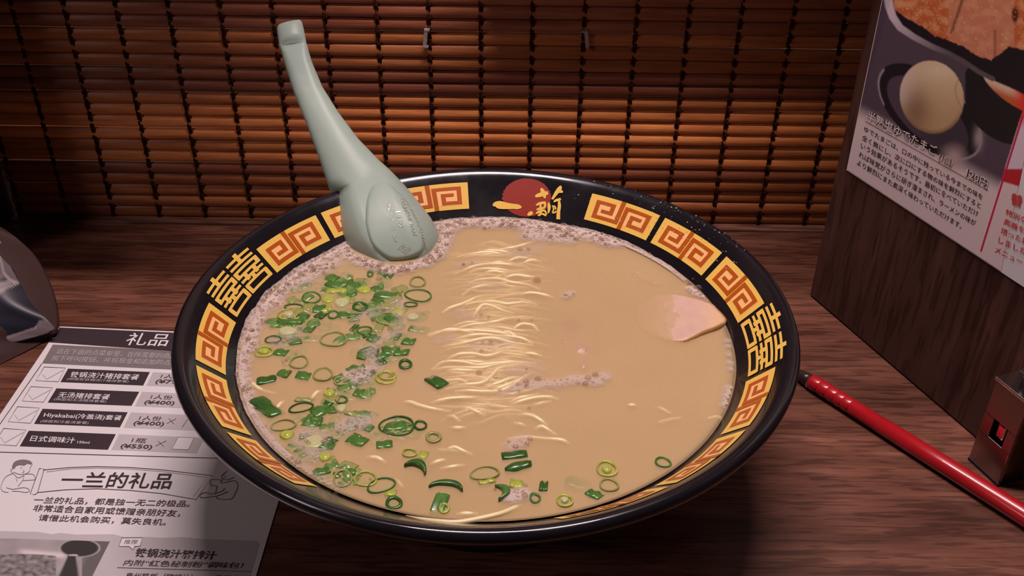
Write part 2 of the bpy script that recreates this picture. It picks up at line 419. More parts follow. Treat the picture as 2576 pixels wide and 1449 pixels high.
# red sun and brush characters at the back
def z7(x, y): return (1020 + x/4.262, 400 + y/4.262)
lg = mk('logo_sun', *(lambda: (
    [px_surf(*z7(1300, 400), .0022)] + [px_surf(*z7(1300 + (262 + 14*noise.noise(Vector((k*.9, 0, 0))) + 6*math.sin(k*2.7))*s*math.cos(2*math.pi*k/72), 415 + (205 + 8*noise.noise(Vector((k*1.1, 5, 0))))*s*math.sin(2*math.pi*k/72)), .0022) for s in (.35, .7, 1) for k in range(72)],
    [(0, 1+k, 1+(k+1) % 72) for k in range(72)] + [(1+r*72+k, 1+(r+1)*72+k, 1+(r+1)*72+(k+1) % 72, 1+r*72+(k+1) % 72) for r in (0, 1) for k in range(72)]))(), M['red'], bw, label='ragged red sun disc of the logo')
def brush(P, off=.004):
    P = catmull(P, 4); vs, fs = [], []; n = len(P)
    L = []
    for i, (x, y, w) in enumerate(P):
        a = P[max(i-1, 0)]; b = P[min(i+1, n-1)]; dx, dy = b[0]-a[0], b[1]-a[1]; l = math.hypot(dx, dy) or 1
        L.append((x, y, -dy/l*w/2, dx/l*w/2))
    for (x, y, nx, ny) in L:
        for s in (-1, -.4, .4, 1): vs.append(px_surf(*z7(x + nx*s, y + ny*s), off))
    for i in range(n-1):
        for k in range(3): fs.append((i*4+k, i*4+k+1, i*4+k+5, i*4+k+4))
    return vs, fs
one = brush([(940,505,20),(965,490,55),(1010,495,84),(1080,505,70),(1150,510,56),(1210,515,50),(1245,520,16)])
mk('logo_character', *one, M['gold'], bw, label='brushed gold character of one stroke')
ST = [[(1392,405,20),(1420,395,40),(1470,380,46),(1530,365,36)],[(1455,315,16),(1470,345,44),(1490,390,42),(1495,425,14)],
      [(1668,290,14),(1655,320,46),(1620,365,40),(1575,435,22)],[(1625,362,18),(1660,350,34),(1690,358,18)],
      [(1400,500,14),(1440,480,30),(1505,468,24)],[(1500,470,20),(1498,500,24),(1490,530,18)],[(1450,480,16),(1448,520,22),(1440,545,14)],[(1405,548,12),(1440,535,26),(1495,525,18)],
      [(1400,590,12),(1430,570,28),(1490,555,22),(1515,600,16)],[(1455,560,16),(1450,590,24),(1435,615,12)],[(1310,605,14),(1335,590,44),(1365,575,30)],[(1420,610,14),(1465,590,22),(1510,612,18)],
      [(1535,470,14),(1542,510,34),(1538,560,24),(1530,585,12)],[(1575,500,10),(1590,540,16),(1575,578,12)],[(1585,505,10),(1605,515,18),(1612,545,14)],[(1575,580,12),(1600,578,18),(1618,560,12)],
      [(1590,462,14),(1620,445,28),(1668,432,22)],[(1645,435,20),(1652,500,34),(1642,570,38),(1640,650,40)]]
mk('logo_character', *join(*[brush(s) for s in ST]), M['gold'], bw, label='brushed gold character of many strokes')

# ------------------------------------------------------------------ broth in turbid layers
br = thing('ramen_broth', 'cloudy beige pork-bone broth filling the black bowl', 'soup', (0, 0, ZS - .05))
def disc(r, z, m_, name, rings=1, amp=0):
    n = 128; vs = [(0, 0, z)]; fs = []
    R_ = rings
    for i in range(1, R_+1):
        for k in range(n):
            a = 2*math.pi*k/n; q = r*i/R_
            zz = z + amp*noise.noise(Vector((q*math.cos(a)*7, q*math.sin(a)*7, 3)))
            if i == R_: zz = z + .004
            vs.append((q*math.cos(a), q*math.sin(a), zz))
    fs += [(0, 1+k, 1+(k+1) % n) for k in range(n)]
    for i in range(R_-1):
        fs += [(1+i*n+k, 1+(i+1)*n+k, 1+(i+1)*n+(k+1) % n, 1+i*n+(k+1) % n) for k in range(n)]
    return mk(name, vs, fs, m_, br, smooth=True)
disc(RS+.004, ZS, M['b_top'], 'broth_surface', 40, .0012)
for k in range(1, 7): disc(RS - .0055*k, ZS - .0045*k, M['b_mid'], 'broth_layer')
disc(RS - .042, ZS - .0335, M['b_low'], 'broth_body')

# ------------------------------------------------------------------ noodles
def z3(x, y): return (1060 + x/5.574, 600 + y/5.574)
def z4(x, y): return (1000 + x/4.529, 820 + y/4.529)
def s2(x, y): return (600 + x/3.813, 920 + y/3.813)
def z44(x, y): return (1000 + x/4.025, 1100 + y/4.025)
NL = 'thin pale yellow noodle in the bundle across the middle of the broth'
def noodle(pts, hs, rad=.0078, label=NL, group='noodles bundled across the broth'):
    P3 = []
    for (p, h) in zip(pts, hs):
        q = on_z(p[0], p[1], ZS); P3.append((q.x, q.y, ZS + h))
    P3 = catmull(P3, 5)
    v, f = tube(P3, [rad*(.75 if i in (0, len(P3)-1) else 1) for i in range(len(P3))], 8)
    o = mk('noodle', v, f, M['noodle'], smooth=True); tag(o, label, 'noodle', group); return o
def hcurve(n, pk=.0015, ends=-.022, sharp=1.0):
    return [lerp(pk - .0065 + random.uniform(-.004, .002), ends, abs(2*i/(n-1)-1)**(2.2*sharp)) for i in range(n)]
key = [
 [z3(440,470),z3(600,420),z3(760,375),z3(940,342),z3(1100,345),z3(1260,352),z3(1420,360)],
 [z3(660,455),z3(800,412),z3(1000,415),z3(1200,430),z3(1340,440)],
 [z3(860,462),z3(1000,452),z3(1160,462),z3(1300,455)],
 [z3(1180,310),z3(1320,275),z3(1420,262),z3(1620,262)],
 [z3(1340,345),z3(1460,315),z3(1540,300),z3(1700,292)],
 [z3(470,235),z3(640,210),z3(800,190),z3(960,185),z3(1120,200),z3(1260,190)],
 [z3(780,150),z3(960,155),z3(1150,172),z3(1300,190)],
 [z3(1040,120),z3(1180,125),z3(1330,110),z3(1480,60),z3(1600,5)],
 [z3(640,600),z3(800,560),z3(1000,548),z3(1120,565),z3(1260,605),z3(1500,630),z3(1680,690)],
 [z3(1130,540),z3(1300,510),z3(1480,525),z3(1660,520)],
 [z3(560,770),z3(700,690),z3(880,650),z3(1040,640)],
 [z3(520,930),z3(700,890),z3(860,870),z3(1040,880),z3(1200,910),z3(1440,880),z3(1640,900)],
 [z3(720,1080),z3(790,990),z3(870,920),z3(1000,940),z3(1130,990),z3(1320,1020)],
 [z3(280,1020),z3(400,960),z3(600,900),z3(800,800),z3(1000,770)],
 [z3(1350,760),z3(1520,760),z3(1700,780),z3(1860,800)],
 [z3(430,1200),z3(640,1160),z3(860,1170),z3(1060,1150),z3(1200,1110),z3(1400,1080),z3(1600,1075)],
 [z3(460,1240),z3(660,1200),z3(900,1175),z3(1140,1140)],
 [z3(90,1340),z3(260,1290),z3(420,1260),z3(620,1285),z3(820,1290)],
 [z3(1250,1270),z3(1380,1200),z3(1500,1190),z3(1580,1215),z3(1650,1280)],
 [z3(1060,1290),z3(1220,1310),z3(1340,1370),z3(1420,1410)],
 [z4(330,80),z4(500,45),z4(800,40),z4(1100,60),z4(1300,90),z4(1420,110)],
 [z4(500,210),z4(700,190),z4(950,140),z4(1120,140),z4(1300,180),z4(1560,195)],
 [z4(620,130),z4(900,90),z4(1150,100),z4(1400,130),z4(1560,185)],
 [z4(560,350),z4(700,310),z4(860,305),z4(1020,330),z4(1200,280),z4(1300,240),z4(1500,245)],
 [z4(690,360),z4(820,390),z4(960,400),z4(1060,395)],
 [z4(1080,290),z4(1200,240),z4(1330,230),z4(1420,250)],
 [z4(1350,280),z4(1450,300),z4(1540,312),z4(1660,325)],
 [z4(380,480),z4(500,400),z4(620,390),z4(760,400),z4(900,430),z4(1060,425),z4(1300,395),z4(1500,390)],
 [z4(420,470),z4(560,455),z4(760,460),z4(960,465),z4(1120,430),z4(1300,405),z4(1600,400)],
 [z4(560,480),z4(680,500),z4(800,498),z4(980,480)],
 [z4(580,500),z4(700,522),z4(820,520)],
 [z4(620,650),z4(800,655),z4(960,640),z4(1060,570),z4(1150,480),z4(1300,440),z4(1400,430)],
 [z4(640,720),z4(800,725),z4(960,735),z4(1140,730),z4(1280,690),z4(1400,600),z4(1520,510)],
 [z4(960,690),z4(1160,640),z4(1300,590),z4(1440,560)],
 [z4(1170,740),z4(1290,765),z4(1420,735),z4(1560,700),z4(1680,640)],
 [z4(1060,720),z4(1180,690),z4(1300,650),z4(1420,560)],
 [z4(370,850),z4(560,830),z4(760,815),z4(960,790)],
 [z4(1260,850),z4(1380,810),z4(1480,790),z4(1620,750)],
 [z4(1280,870),z4(1440,840),z4(1600,810),z4(1740,800),z4(1840,815)],
 [z4(1540,880),z4(1640,865),z4(1760,830)],
 [z4(60,840),z4(150,860),z4(250,900),z4(420,935),z4(620,945)],
 [z4(700,900),z4(800,925),z4(880,960),z4(1010,1000)],
 [z4(1360,985),z4(1480,1000),z4(1580,1040),z4(1720,1110)],
 [z4(1320,1075),z4(1400,1105),z4(1470,1115)],
 [z4(1560,1150),z4(1640,1140),z4(1720,1170),z4(1820,1220)],
 [z4(600,1130),z4(690,1155),z4(790,1130)],
 [z4(1240,1260),z4(1460,1250),z4(1700,1270),z4(1870,1295),z4(1960,1320)],
 [z4(540,1400),z4(640,1380),z4(740,1410),z4(860,1445)],
 [z4(560,1000),z4(640,1020),z4(720,1070)],
 [z4(380,620),z4(700,600),z4(820,640)]]
def bundle_label(y):
    k = 0 if y < 700 else (1 if y < 800 else (2 if y < 960 else 3))
    return ['thin pale yellow noodle at the back end of the bundle across the broth', 'thin pale yellow noodle in the back half of the bundle across the broth',
            'thin pale yellow noodle in the thick middle of the bundle across the broth', 'thin pale yellow noodle at the loose front end of the bundle across the broth'][k]
for P in key: noodle(P, hcurve(len(P), .0025, -.014, 1.3), label=bundle_label(sum(p[1] for p in P)/len(P)), group=bundle_label(sum(p[1] for p in P)/len(P)))
for i in range(120):          # further strands of the bundle, deeper in the broth
    y = 612 + 430*(i/120) + random.uniform(-6, 6)
    cx_ = lerp(1262, 1230, (y-612)/430) + random.uniform(-55, 55); hw = random.uniform(60, 120)
    ph = random.uniform(0, 6); am = random.uniform(3, 9); sl = random.uniform(-.10, .10)
    P = [(cx_ + hw*t, y + am*math.sin(ph + t*3.1) + sl*hw*t) for t in (-1, -.6, -.2, .2, .6, 1)]
    noodle(P, hcurve(6, -.004 + random.uniform(-.004, .003), -.026, 1.0), label=bundle_label(y), group=bundle_label(y))
NS = 'short loop of pale noodle lifting through the broth away from the bundle'
for P in ([s2(650,340),s2(700,300),s2(750,250),s2(790,225)], [s2(110,120),s2(150,180),s2(230,225),s2(360,245)],
          [s2(1220,855),s2(1330,880),s2(1420,915)], [s2(1500,1060),s2(1540,1110),s2(1580,1150)], [s2(350,420),s2(390,370),s2(440,310)]):
    noodle(P, hcurve(len(P), .002, -.014), label='short loop of pale noodle lifting through the broth among the scallions', group='noodle loops among the scallions')
for P in ([z44(60,760),z44(220,820),z44(420,860),z44(620,868),z44(860,825),z44(1060,770),z44(1180,710),z44(1260,650)],):
    noodle(P, [-.02, -.006, .001, .002, .002, .0, -.004, -.016], label='long curved noodle along the front edge of the broth', group=None)
for P in ([z44(590,760),z44(700,765),z44(820,760)], [z44(400,105),z44(600,120),z44(760,150)], [z44(430,300),z44(560,290),z44(690,260)], [z44(320,260),z44(420,235),z44(490,210)],
          [(1655,1058),(1685,1052),(1715,1046)], [(1780,1048),(1800,1046),(1815,1045)], [(1655,1018),(1670,1028),(1690,1036)], [(1580,1014),(1590,1018),(1600,1016)]):
    noodle(P, hcurve(len(P), .001, -.012), label='small bit of noodle showing at the broth surface in front or at the right', group='stray noodle bits')

# ------------------------------------------------------------------ scallions
def ell(px, py, w, h, lift=0):
    c = on_z(px, py, ZS + lift); a = (on_z(px + w/2, py, ZS) - on_z(px - w/2, py, ZS)).length/2
    b = (on_z(px, py - h/2, ZS) - on_z(px, py + h/2, ZS)).length/2
    return c, a, b
def tilt(vs, c, ax, ay):
    R = Matrix.Rotation(ax, 3, 'X') @ Matrix.Rotation(ay, 3, 'Y'); return [c + R @ (Vector(v) - c) for v in vs]
SEEN = {}
def sc_tag(o, kind, colr, reg, big):
    o_l = {'r': '%s-rimmed scallion ring' % colr, 'R': 'thick %s scallion ring' % colr, 'c': 'chopped %s scallion leaf' % colr,
           'd': '%s scallion core slice' % colr, 'h': 'folded %s scallion leaf' % colr, 'k': 'crescent of %s scallion leaf' % colr}[kind]
    size = 'large ' if big > 55 else ('small ' if big < 24 else '')
    lab = size + ('sunken ' if o.get('deep') else '') + o_l + ' ' + reg
    tag(o, lab, 'scallion', lab)
def ringmesh(c, a, b, wall, hgt, z, squash=0, n=28, arc=1.0, ph=0):
    vs, fs = [], []
    full = arc >= .999; nn = n if full else int(n*arc)+1
    for k in range(nn):
        t = ph + 2*math.pi*k/n; wob = 1 + squash*math.cos(2*t+1) + .04*math.sin(3*t + a*90)
        wl = wall*(1 if full else math.sin(math.pi*(k+.35)/(nn-.3)) + .15)
        for (s, zz) in ((1, -hgt*.5), (1.0, hgt*.35), (.96, hgt*.5), (1 - wl/a*.85, hgt*.45), (1 - wl/a, hgt*.2), (1 - wl/a, -hgt*.5)):
            vs.append((c.x + a*wob*s*math.cos(t), c.y + b*wob*s*math.sin(t), z + zz))
    q = 6
    for k in range(nn if full else nn-1):
        for j in range(q):
            k2 = (k+1) % nn; j2 = (j+1) % q
            fs.append((k*q+j, k2*q+j, k2*q+j2, k*q+j2))
    if not full: fs.append(tuple(range(q))); fs.append(tuple((nn-1)*q + j for j in reversed(range(q))))
    return vs, fs
def rot2(vs, c, an):
    R = Matrix.Rotation(an, 3, 'Z'); return [c + R @ (Vector(v) - c) for v in vs]
CN = {'dk': ('g_dark', 'dark green'), 'g': ('g_mid', 'green'), 'ol': ('g_olive', 'olive'), 'du': ('g_dull', 'dull green'), 'ye': ('g_lime', 'lime'), 'pa': ('g_pale', 'pale')}
def scal(px, py, w, h, rot, kind, colr, reg, deep=0):
    mk_, cn = CN[colr]; low = colr in ('du',)
    rot = -math.radians(rot)*1.25
    c, a, b = ell(px, py, w, h); b = max(b, a*.45)
    c = Vector((c.x, c.y, ZS)); rnd = random.Random(int(px*7+py))
    tx, ty = rnd.uniform(-.10, .10), rnd.uniform(-.10, .10)
    if kind in ('r', 'R'):
        wall = (.0060 if kind == 'r' else .42*a); z = ZS + (-.008 if low else -.0015)
        v, f = ringmesh(c, a, b, wall, .013, z, .05)
        v2 = [(c.x, c.y, z - .001)] + [(c.x + (a-wall*.6)*math.cos(k*math.pi/10), c.y + (b-wall*.6)*math.sin(k*math.pi/10), z - .003) for k in range(20)]
        f2 = [(0, 1+k, 1+(k+1) % 20) for k in range(20)]
        V, F = join((v, f), (v2, f2)); V = tilt(rot2(V, c, rot), c, tx*.5, ty*.5)
        o = mk('scallion_ring', V, F, [M[mk_], M['core'] if kind == 'r' else M['g_dull']], smooth=True, fmat=[0]*len(f) + [1]*len(f2))
    elif kind == 'k':
        v, f = ringmesh(c, a, b, a*.5, .02, ZS + .002, .03, 30, .5, -.05)
        o = mk('scallion_piece', tilt(rot2(v, c, rot), c, tx, ty), f, M[mk_], smooth=True)
    elif kind == 'd':
        vs, fs = [(c.x, c.y, ZS + .009)], []; n = 20
        for (s, zz) in ((.35, .0085), (.5, .006), (.62, .0085), (.85, .006), (1, -.003), (1, -.012)):
            for k in range(n): 
                t = 2*math.pi*k/n; wob = 1 + .06*math.sin(3*t + px)
                vs.append((c.x + a*s*wob*math.cos(t), c.y + b*s*wob*math.sin(t), ZS + zz))
        fs = [(0, 1+k, 1+(k+1) % n) for k in range(n)] + [(1+i*n+k, 1+(i+1)*n+k, 1+(i+1)*n+(k+1) % n, 1+i*n+(k+1) % n) for i in range(5) for k in range(n)]
        o = mk('scallion_piece', tilt(rot2(vs, c, rot), c, tx*.6, ty*.6), fs, M[mk_], smooth=True)
    else:
        n, mm = 8, 5; vs, fs = [], []; cur = rnd.uniform(.35, .8)*(1.6 if kind == 'h' else 1); th = .0055
        lft = (-.012 if low else -.002) + deep
        for s in (1, 0):
            for j in range(mm):
                for i in range(n):
                    u = i/(n-1)*2-1; w_ = j/(mm-1)*2-1
                    taper = 1 - (.25 if kind == 'h' else .06)*abs(u)**2 - .10*rnd.random()*(abs(u) > .9)
                    zz = ZS + lft + cur*a*.38*(1 - w_*w_)*.55 - .1*a*u*u*(kind == 'h') + th*(s-.5) + .0015*math.sin(u*5+px)
                    vs.append((c.x + a*u + .12*a*w_*(px % 3 - 1), c.y + b*w_*taper*.92, zz))
        q = n*mm
        for j in range(mm-1):
            for i in range(n-1):
                A_ = j*n+i; fs += [(A_, A_+1, A_+n+1, A_+n), (q+A_, q+A_+n, q+A_+n+1, q+A_+1)]
        ed = [i for i in range(n)] + [j*n+n-1 for j in range(1, mm)] + [(mm-1)*n+i for i in range(n-2, -1, -1)] + [j*n for j in range(mm-2, 0, -1)]
        for x, y in zip(ed, ed[1:] + ed[:1]): fs.append((x, q+x, q+y, y))
        o = mk('scallion_piece', tilt(rot2(vs, c, rot), c, tx*1.5, ty*1.2), fs, M[mk_], smooth=True)
    if deep: o['deep'] = 1
    sc_tag(o, kind, cn, reg, w)
    if deep: del o['deep']
S1 = [(1130,300,220,90,-5,'r','du'),(1190,335,240,60,-15,'c','g'),(1500,228,75,70,0,'r','g'),(1640,215,100,50,5,'c','g'),(1705,240,110,75,10,'c','dk'),
(1625,360,75,75,0,'d','du'),(2040,315,185,125,0,'r','ol'),(2050,470,320,140,10,'r','g'),(2090,500,100,60,0,'c','du'),(1960,575,160,60,-5,'r','g'),(2090,640,150,50,5,'c','du'),
(1320,360,190,85,15,'c','g'),(1080,410,160,70,0,'c','ye'),(1430,410,180,80,0,'d','ye'),(1190,425,100,60,0,'d','ye'),(1290,450,120,65,-30,'c','g'),
(830,495,215,145,-10,'r','g'),(1025,520,150,90,0,'d','ye'),(1180,555,180,110,0,'d','pa'),(630,600,220,60,-3,'r','g'),(580,690,270,140,-5,'r','ye'),(575,690,120,60,0,'d','pa'),
(590,765,290,70,0,'c','g'),(920,620,150,85,-10,'c','g'),(945,690,115,95,20,'c','dk'),(1385,600,180,115,-8,'R','dk'),(1680,465,270,100,0,'h','g'),(1580,545,100,110,-50,'c','g'),
(1720,740,300,155,-5,'r','ol'),(1830,650,130,110,20,'c','ye'),(1990,720,150,80,0,'d','pa'),(1190,695,130,80,10,'c','g'),(1330,690,170,50,-20,'c','g'),(1080,690,130,100,0,'r','g'),
(860,760,240,80,-10,'r','du'),(930,790,110,110,-30,'c','du'),(800,855,120,80,5,'c','g'),(1090,835,150,80,-5,'c','du'),(1320,835,60,90,20,'c','dk'),(1435,870,170,110,-40,'r','g'),
(1465,915,120,55,-30,'c','dk'),(1540,955,120,100,25,'c','g'),(560,880,230,100,0,'d','pa'),(480,805,120,60,-5,'c','g'),(615,800,95,45,5,'c','g'),(395,975,195,85,-5,'r','dk'),
(635,985,160,95,50,'c','g'),(800,950,150,100,-20,'c','du'),(1085,970,305,175,-8,'r','ol'),(290,1115,215,125,-5,'r','ye'),(290,1110,140,70,0,'d','ye'),(485,1115,150,85,8,'c','g'),
(510,1040,120,90,0,'c','du'),(690,1230,215,150,15,'r','ol'),(1940,990,145,90,3,'c','g'),(1410,1140,190,80,-70,'c','g'),(1540,1120,120,110,0,'c','dk'),(1740,1100,200,110,-8,'c','g'),
(1860,1115,170,85,-5,'c','g'),(1900,1255,155,115,0,'R','dk'),(1620,1225,105,80,-25,'c','dk'),(1500,1340,115,100,20,'c','g'),(1700,1385,195,110,0,'r','ye'),(1320,1310,150,100,-40,'c','g'),(1320,1080,90,90,0,'c','du'),
(1720,985,150,90,10,'c','du'),(1640,1150,140,80,-20,'c','g'),(700,560,120,60,0,'c','du'),(730,880,120,60,10,'c','du'),(1000,620,130,70,-15,'c','ye'),(1500,1010,150,80,5,'c','du'),(1250,500,120,60,12,'c','ye'),(420,760,150,60,-25,'c','du')]
S2 = [(810,85,190,140,0,'r','ol'),(980,150,135,90,-10,'r','ol'),(270,135,190,80,-18,'c','dk'),(435,70,130,80,20,'c','g'),(620,95,140,80,12,'c','g'),(1150,30,130,80,-20,'c','g'),(1270,90,110,90,0,'c','du'),
(870,268,120,75,-5,'d','ye'),(270,400,350,120,33,'c','dk'),(600,405,240,90,-20,'r','dk'),(985,330,125,80,0,'r','g'),(860,345,105,90,-40,'c','dk'),(785,430,180,110,-35,'c','g'),(720,550,160,85,-10,'c','g'),
(990,415,100,85,0,'d','pa'),(430,575,245,110,-12,'r','ol'),(465,670,150,90,0,'d','ye'),(560,720,130,110,0,'r','du'),(720,740,210,150,0,'d','pa'),(960,640,220,100,5,'c','du'),(890,710,120,50,25,'c','dk'),
(1140,720,185,100,18,'c','g'),(1400,755,155,80,-8,'c','g'),(1520,580,340,190,-5,'r','dk'),(1520,575,230,120,-5,'h','g'),(1745,575,125,95,0,'r','dk'),(1870,690,150,110,-20,'R','ol'),(1640,840,145,85,0,'r','ye'),(1770,855,85,75,10,'c','ye'),
(1690,1010,240,180,20,'k','dk'),(830,880,135,90,0,'d','ye'),(790,1010,155,90,-15,'c','g'),(1000,1085,185,175,0,'r','ol'),(1220,1090,220,150,0,'r','ye'),(1370,1150,280,140,-25,'r','g'),(1460,1220,110,70,0,'c','ye'),
(1490,1320,165,130,0,'R','dk'),(1900,150,150,150,-35,'c','dk'),(1410,120,190,125,0,'r','ye'),(640,480,150,80,-10,'c','du'),(520,820,130,90,0,'c','du'),(1180,210,120,70,-15,'c','du')]
S5 = [(660,410,275,130,-12,'r','ol'),(935,235,240,80,-8,'c','dk'),(970,345,260,90,-15,'h','dk'),(955,505,125,90,5,'c','ye'),(1205,525,80,105,0,'c','dk'),(770,600,190,190,60,'k','g'),(1125,640,105,95,0,'r','g'),
(1400,665,155,125,0,'r','ye'),(1400,660,80,60,0,'d','pa'),(1530,480,255,150,12,'h','du'),(1680,600,140,90,25,'c','g'),(1790,370,195,150,0,'r','ye'),(1790,375,100,80,0,'d','ye'),(1810,520,180,125,0,'r','ol'),(2310,310,155,95,12,'r','g'),
(305,560,320,160,5,'k','dk'),(240,700,130,220,10,'c','g'),(285,735,100,100,0,'r','ye'),(680,480,160,50,-10,'c','ye')]
def region(px, py):
    if px > 1330: return 'near the front right of the broth'
    if px > 1080: return 'near the front middle of the broth'
    if py > 1010: return 'at the front left of the broth'
    if px > 940: return 'at the right of the back left cluster'
    if py < 790: return 'in the cluster in front of the spoon'
    return 'in the left cluster beside the bowl wall' if px < 790 else 'in the middle of the left cluster'
for L, f_, s in ((S1, lambda x, y: (600 + x/4.529, 640 + y/4.529), 4.529), (S2, s2, 3.813), (S5, lambda x, y: (1040 + x/3.68, 1080 + y/3.68), 3.68)):
    for (x, y, w, h, r, k, c) in L:
        p = f_(x, y); scal(p[0], p[1], w/s, h/s, r, k, c, region(*p))
rs = random.Random(11)
CLU = [(760,720,60,30),(860,700,60,25),(940,740,60,40),(820,790,90,40),(980,800,50,50),(720,850,50,40),(960,880,60,60),(900,960,60,30),(850,1010,60,30),(800,1070,70,40),(900,1070,50,30),(780,1140,40,30),(860,1200,40,25),(1010,1075,30,20)]
for i in range(130):          # pieces sunk in the broth between the floating ones
    cx_, cy_, a_, b_ = CLU[i % len(CLU)]; x = cx_ + rs.gauss(0, .6)*a_; y = cy_ + rs.gauss(0, .6)*b_
    scal(x, y, rs.uniform(20, 44), rs.uniform(12, 24), rs.uniform(-60, 60), 'c', rs.choice(['du', 'du', 'g', 'du', 'ol']), region(x, y))
for i in range(110):
    cx_, cy_, a_, b_ = CLU[i % len(CLU)]; x = cx_ + rs.gauss(0, .65)*a_; y = cy_ + rs.gauss(0, .65)*b_
    scal(x, y, rs.uniform(26, 56), rs.uniform(14, 30), rs.uniform(-60, 60), 'c', 'du', region(x, y), .0035 if i % 3 else .008)

# ------------------------------------------------------------------ pork slices
def pork(name_label, poly, hfun, colf, thick=.022, drop=0):
    P = [on_z(x, y, ZS + hfun(x, y)) for x, y in poly]
    cx_ = sum(p.x for p in P)/len(P); cy_ = sum(p.y for p in P)/len(P)
    px_ = sum(p[0] for p in poly)/len(poly); py_ = sum(p[1] for p in poly)/len(poly)
    Q = catmull(poly + [poly[0]], 4)[:-1]; N = len(Q); R_ = 12; vs, fs, cs = [], [], []
    for i in range(R_+1):
        s = i/R_
        for (x, y) in Q:
            X, Y = lerp(px_, x, s), lerp(py_, y, s); h = hfun(X, Y) + .003*noise.noise(Vector((X*.05, Y*.07, 1))) - .004*smoothstep(.9, 1, s) - drop*smoothstep(.35, 1, s)
            q = on_z(X, Y, ZS + h); vs.append(q); cs.append(colf(X, Y, s))
    top = len(vs)
    for k in range(N):
        q = vs[R_*N+k]; vs.append(Vector((q.x, q.y, q.z - thick))); cs.append((.42,.20,.085))
    for i in range(R_+1):
        for k in range(N):
            fs.append((i*N+k, (i+1)*N+k, (i+1)*N+(k+1) % N, i*N+(k+1) % N))
    fs.append(tuple(top+k for k in reversed(range(N))))
    o = mk('pork_slice', vs, fs, M['pork'], smooth=True, cols=cs); tag(o, name_label, 'meat'); return o
def c1(x, y, s):
    b = mixc((.56,.36,.29), (.64,.43,.33), .5 + .5*noise.noise(Vector((x*.04, y*.05, 0))))
    b = mixc(b, (.66,.44,.26), smoothstep(1750, 1815, x)); return mixc(b, (.62,.33,.14), smoothstep(.93, 1, s))
pork('pale pink pork slice sticking out of the broth against the right bowl wall',
     [(1640,738),(1694,737),(1746,748),(1788,762),(1806,778),(1823,796),(1826,808),(1800,822),(1768,834),(1748,846),(1712,860),(1660,850),(1610,822),(1600,775)],
     lambda x, y: lerp(-.013, .0003, smoothstep(1590, 1705, x)) + .020*smoothstep(1690, 1820, x) + .006*smoothstep(800, 850, y)*smoothstep(1680, 1740, x), c1, .03)
pork('submerged brownish pork slice in the middle of the broth right of the noodles',
     [(1392,775),(1440,765),(1500,790),(1530,860),(1530,930),(1490,965),(1440,955),(1410,900),(1380,850)],
     lambda x, y: -.0055 + .0125*math.exp(-((x-1466)**2/300 + (y-876)**2/60)) + .011*math.exp(-((x-1416)**2/90 + (y-858)**2/20)) + .012*math.exp(-((x-1468)**2/160 + (y-925)**2/160)) + .005*math.exp(-((x-1430)**2/500 + (y-815)**2/300)),
     lambda x, y, s: mixc((.50,.30,.21), (.42,.20,.16), math.exp(-((x-1432)**2+(y-812)**2)/900)), .012, .020)
pork('thin edge of a sunken pork slice behind the large pale pork slice',
     [(1578,680),(1604,674),(1630,690),(1668,706),(1690,724),(1660,728),(1620,712),(1590,696)],
     lambda x, y: -.008 + .013*math.exp(-((x-1602)**2/120 + (y-684)**2/20)) + .004*math.exp(-((x-1655)**2/400+(y-712)**2/60)), lambda x, y, s: (.60,.34,.22), .012, .014)

# ------------------------------------------------------------------ foam and bubbles
def wp(pts): return [on_z(x, y, ZS) for x, y in pts]
FM = [([(1120,575),(1160,560),(1230,558),(1300,562),(1360,570),(1430,580),(1490,592),(1540,606)], .060, 1.0),
      ([(1340,590),(1390,596),(1440,596)], .06, .8),
      ([(1560,610),(1620,628),(1670,650)], .020, .6),
      ([(850,615),(810,640),(760,675),(700,725),(670,765)], .060, 1.0),
      ([(830,655),(780,690),(740,710)], .060, .8),
      ([(662,780),(640,830),(626,880)], .030, .9),
      ([(620,900),(620,960),(632,1020)], .022, .8),
      ([(640,1050),(690,1130),(760,1190),(830,1235)], .03, .5),
      ([(855,620),(880,645),(920,664),(985,680),(1050,668),(1100,645),(1118,610),(1125,585)], .035, .95),
      ([(1840,980),(1825,1020)], .022, .8), ([(1832,860),(1838,930)], .015, .6),
      ([(1735,728),(1760,744),(1775,752)], .02, .9),
      ([(1300,975),(1350,968),(1400,966),(1450,958),(1500,962),(1520,950)], .026, .6),
      ([(1260,990),(1300,980)], .02, .35),([(1110,858),(1130,850)], .03, .22),
      ([(1150,790),(1190,800)], .04, .22),([(1200,870),(1280,862)], .035, .22),([(1300,640),(1340,630)], .05, .28),([(1150,670),(1200,664)], .03, .22),([(1200,725),(1250,722)], .04, .15),([(1300,940),(1340,930)], .05, .22),
      ([(1290,1122),(1310,1112)], .03, .55), ([(1290,1250),(1315,1245)], .028, .8),
      ([(1425,748),(1440,738)], .018, .6), ([(880,945),(905,955),(920,935)], .03, .75), ([(870,1075),(915,1062)], .035, .6),
      ([(1000,760),(1000,830),(960,860)], .03, .35), ([(960,780),(900,800)], .03, .25), ([(800,1110),(770,1100),(790,1140)], .045, .45),([(930,880),(950,930)], .03, .45),([(740,840),(700,860)], .04, .3)]
FW_ = [([Vector((p.x, p.y, 0)) for p in catmull([tuple(q) for q in wp(P)], 4) for p in [Vector(p)]], w, s) for P, w, s in FM]
def foam_at(x, y):
    p = Vector((x, y, 0)); best = 0
    for L, w, s in FW_:
        if abs(x - L[0].x) > 1.2: continue
        d = min((p - q).length for q in L)
        if d < w*1.5:
            nz = .35*noise.noise(Vector((x*28, y*28, 0))) + .2*noise.noise(Vector((x*75, y*75, 4)))
            best = max(best, s*(1 - smoothstep(.30, 1.30, d/w + nz)))
    return best
G = 170; st = 2*RS/G; idx = {}; vs, cs, fs = [], [], []
val = {}
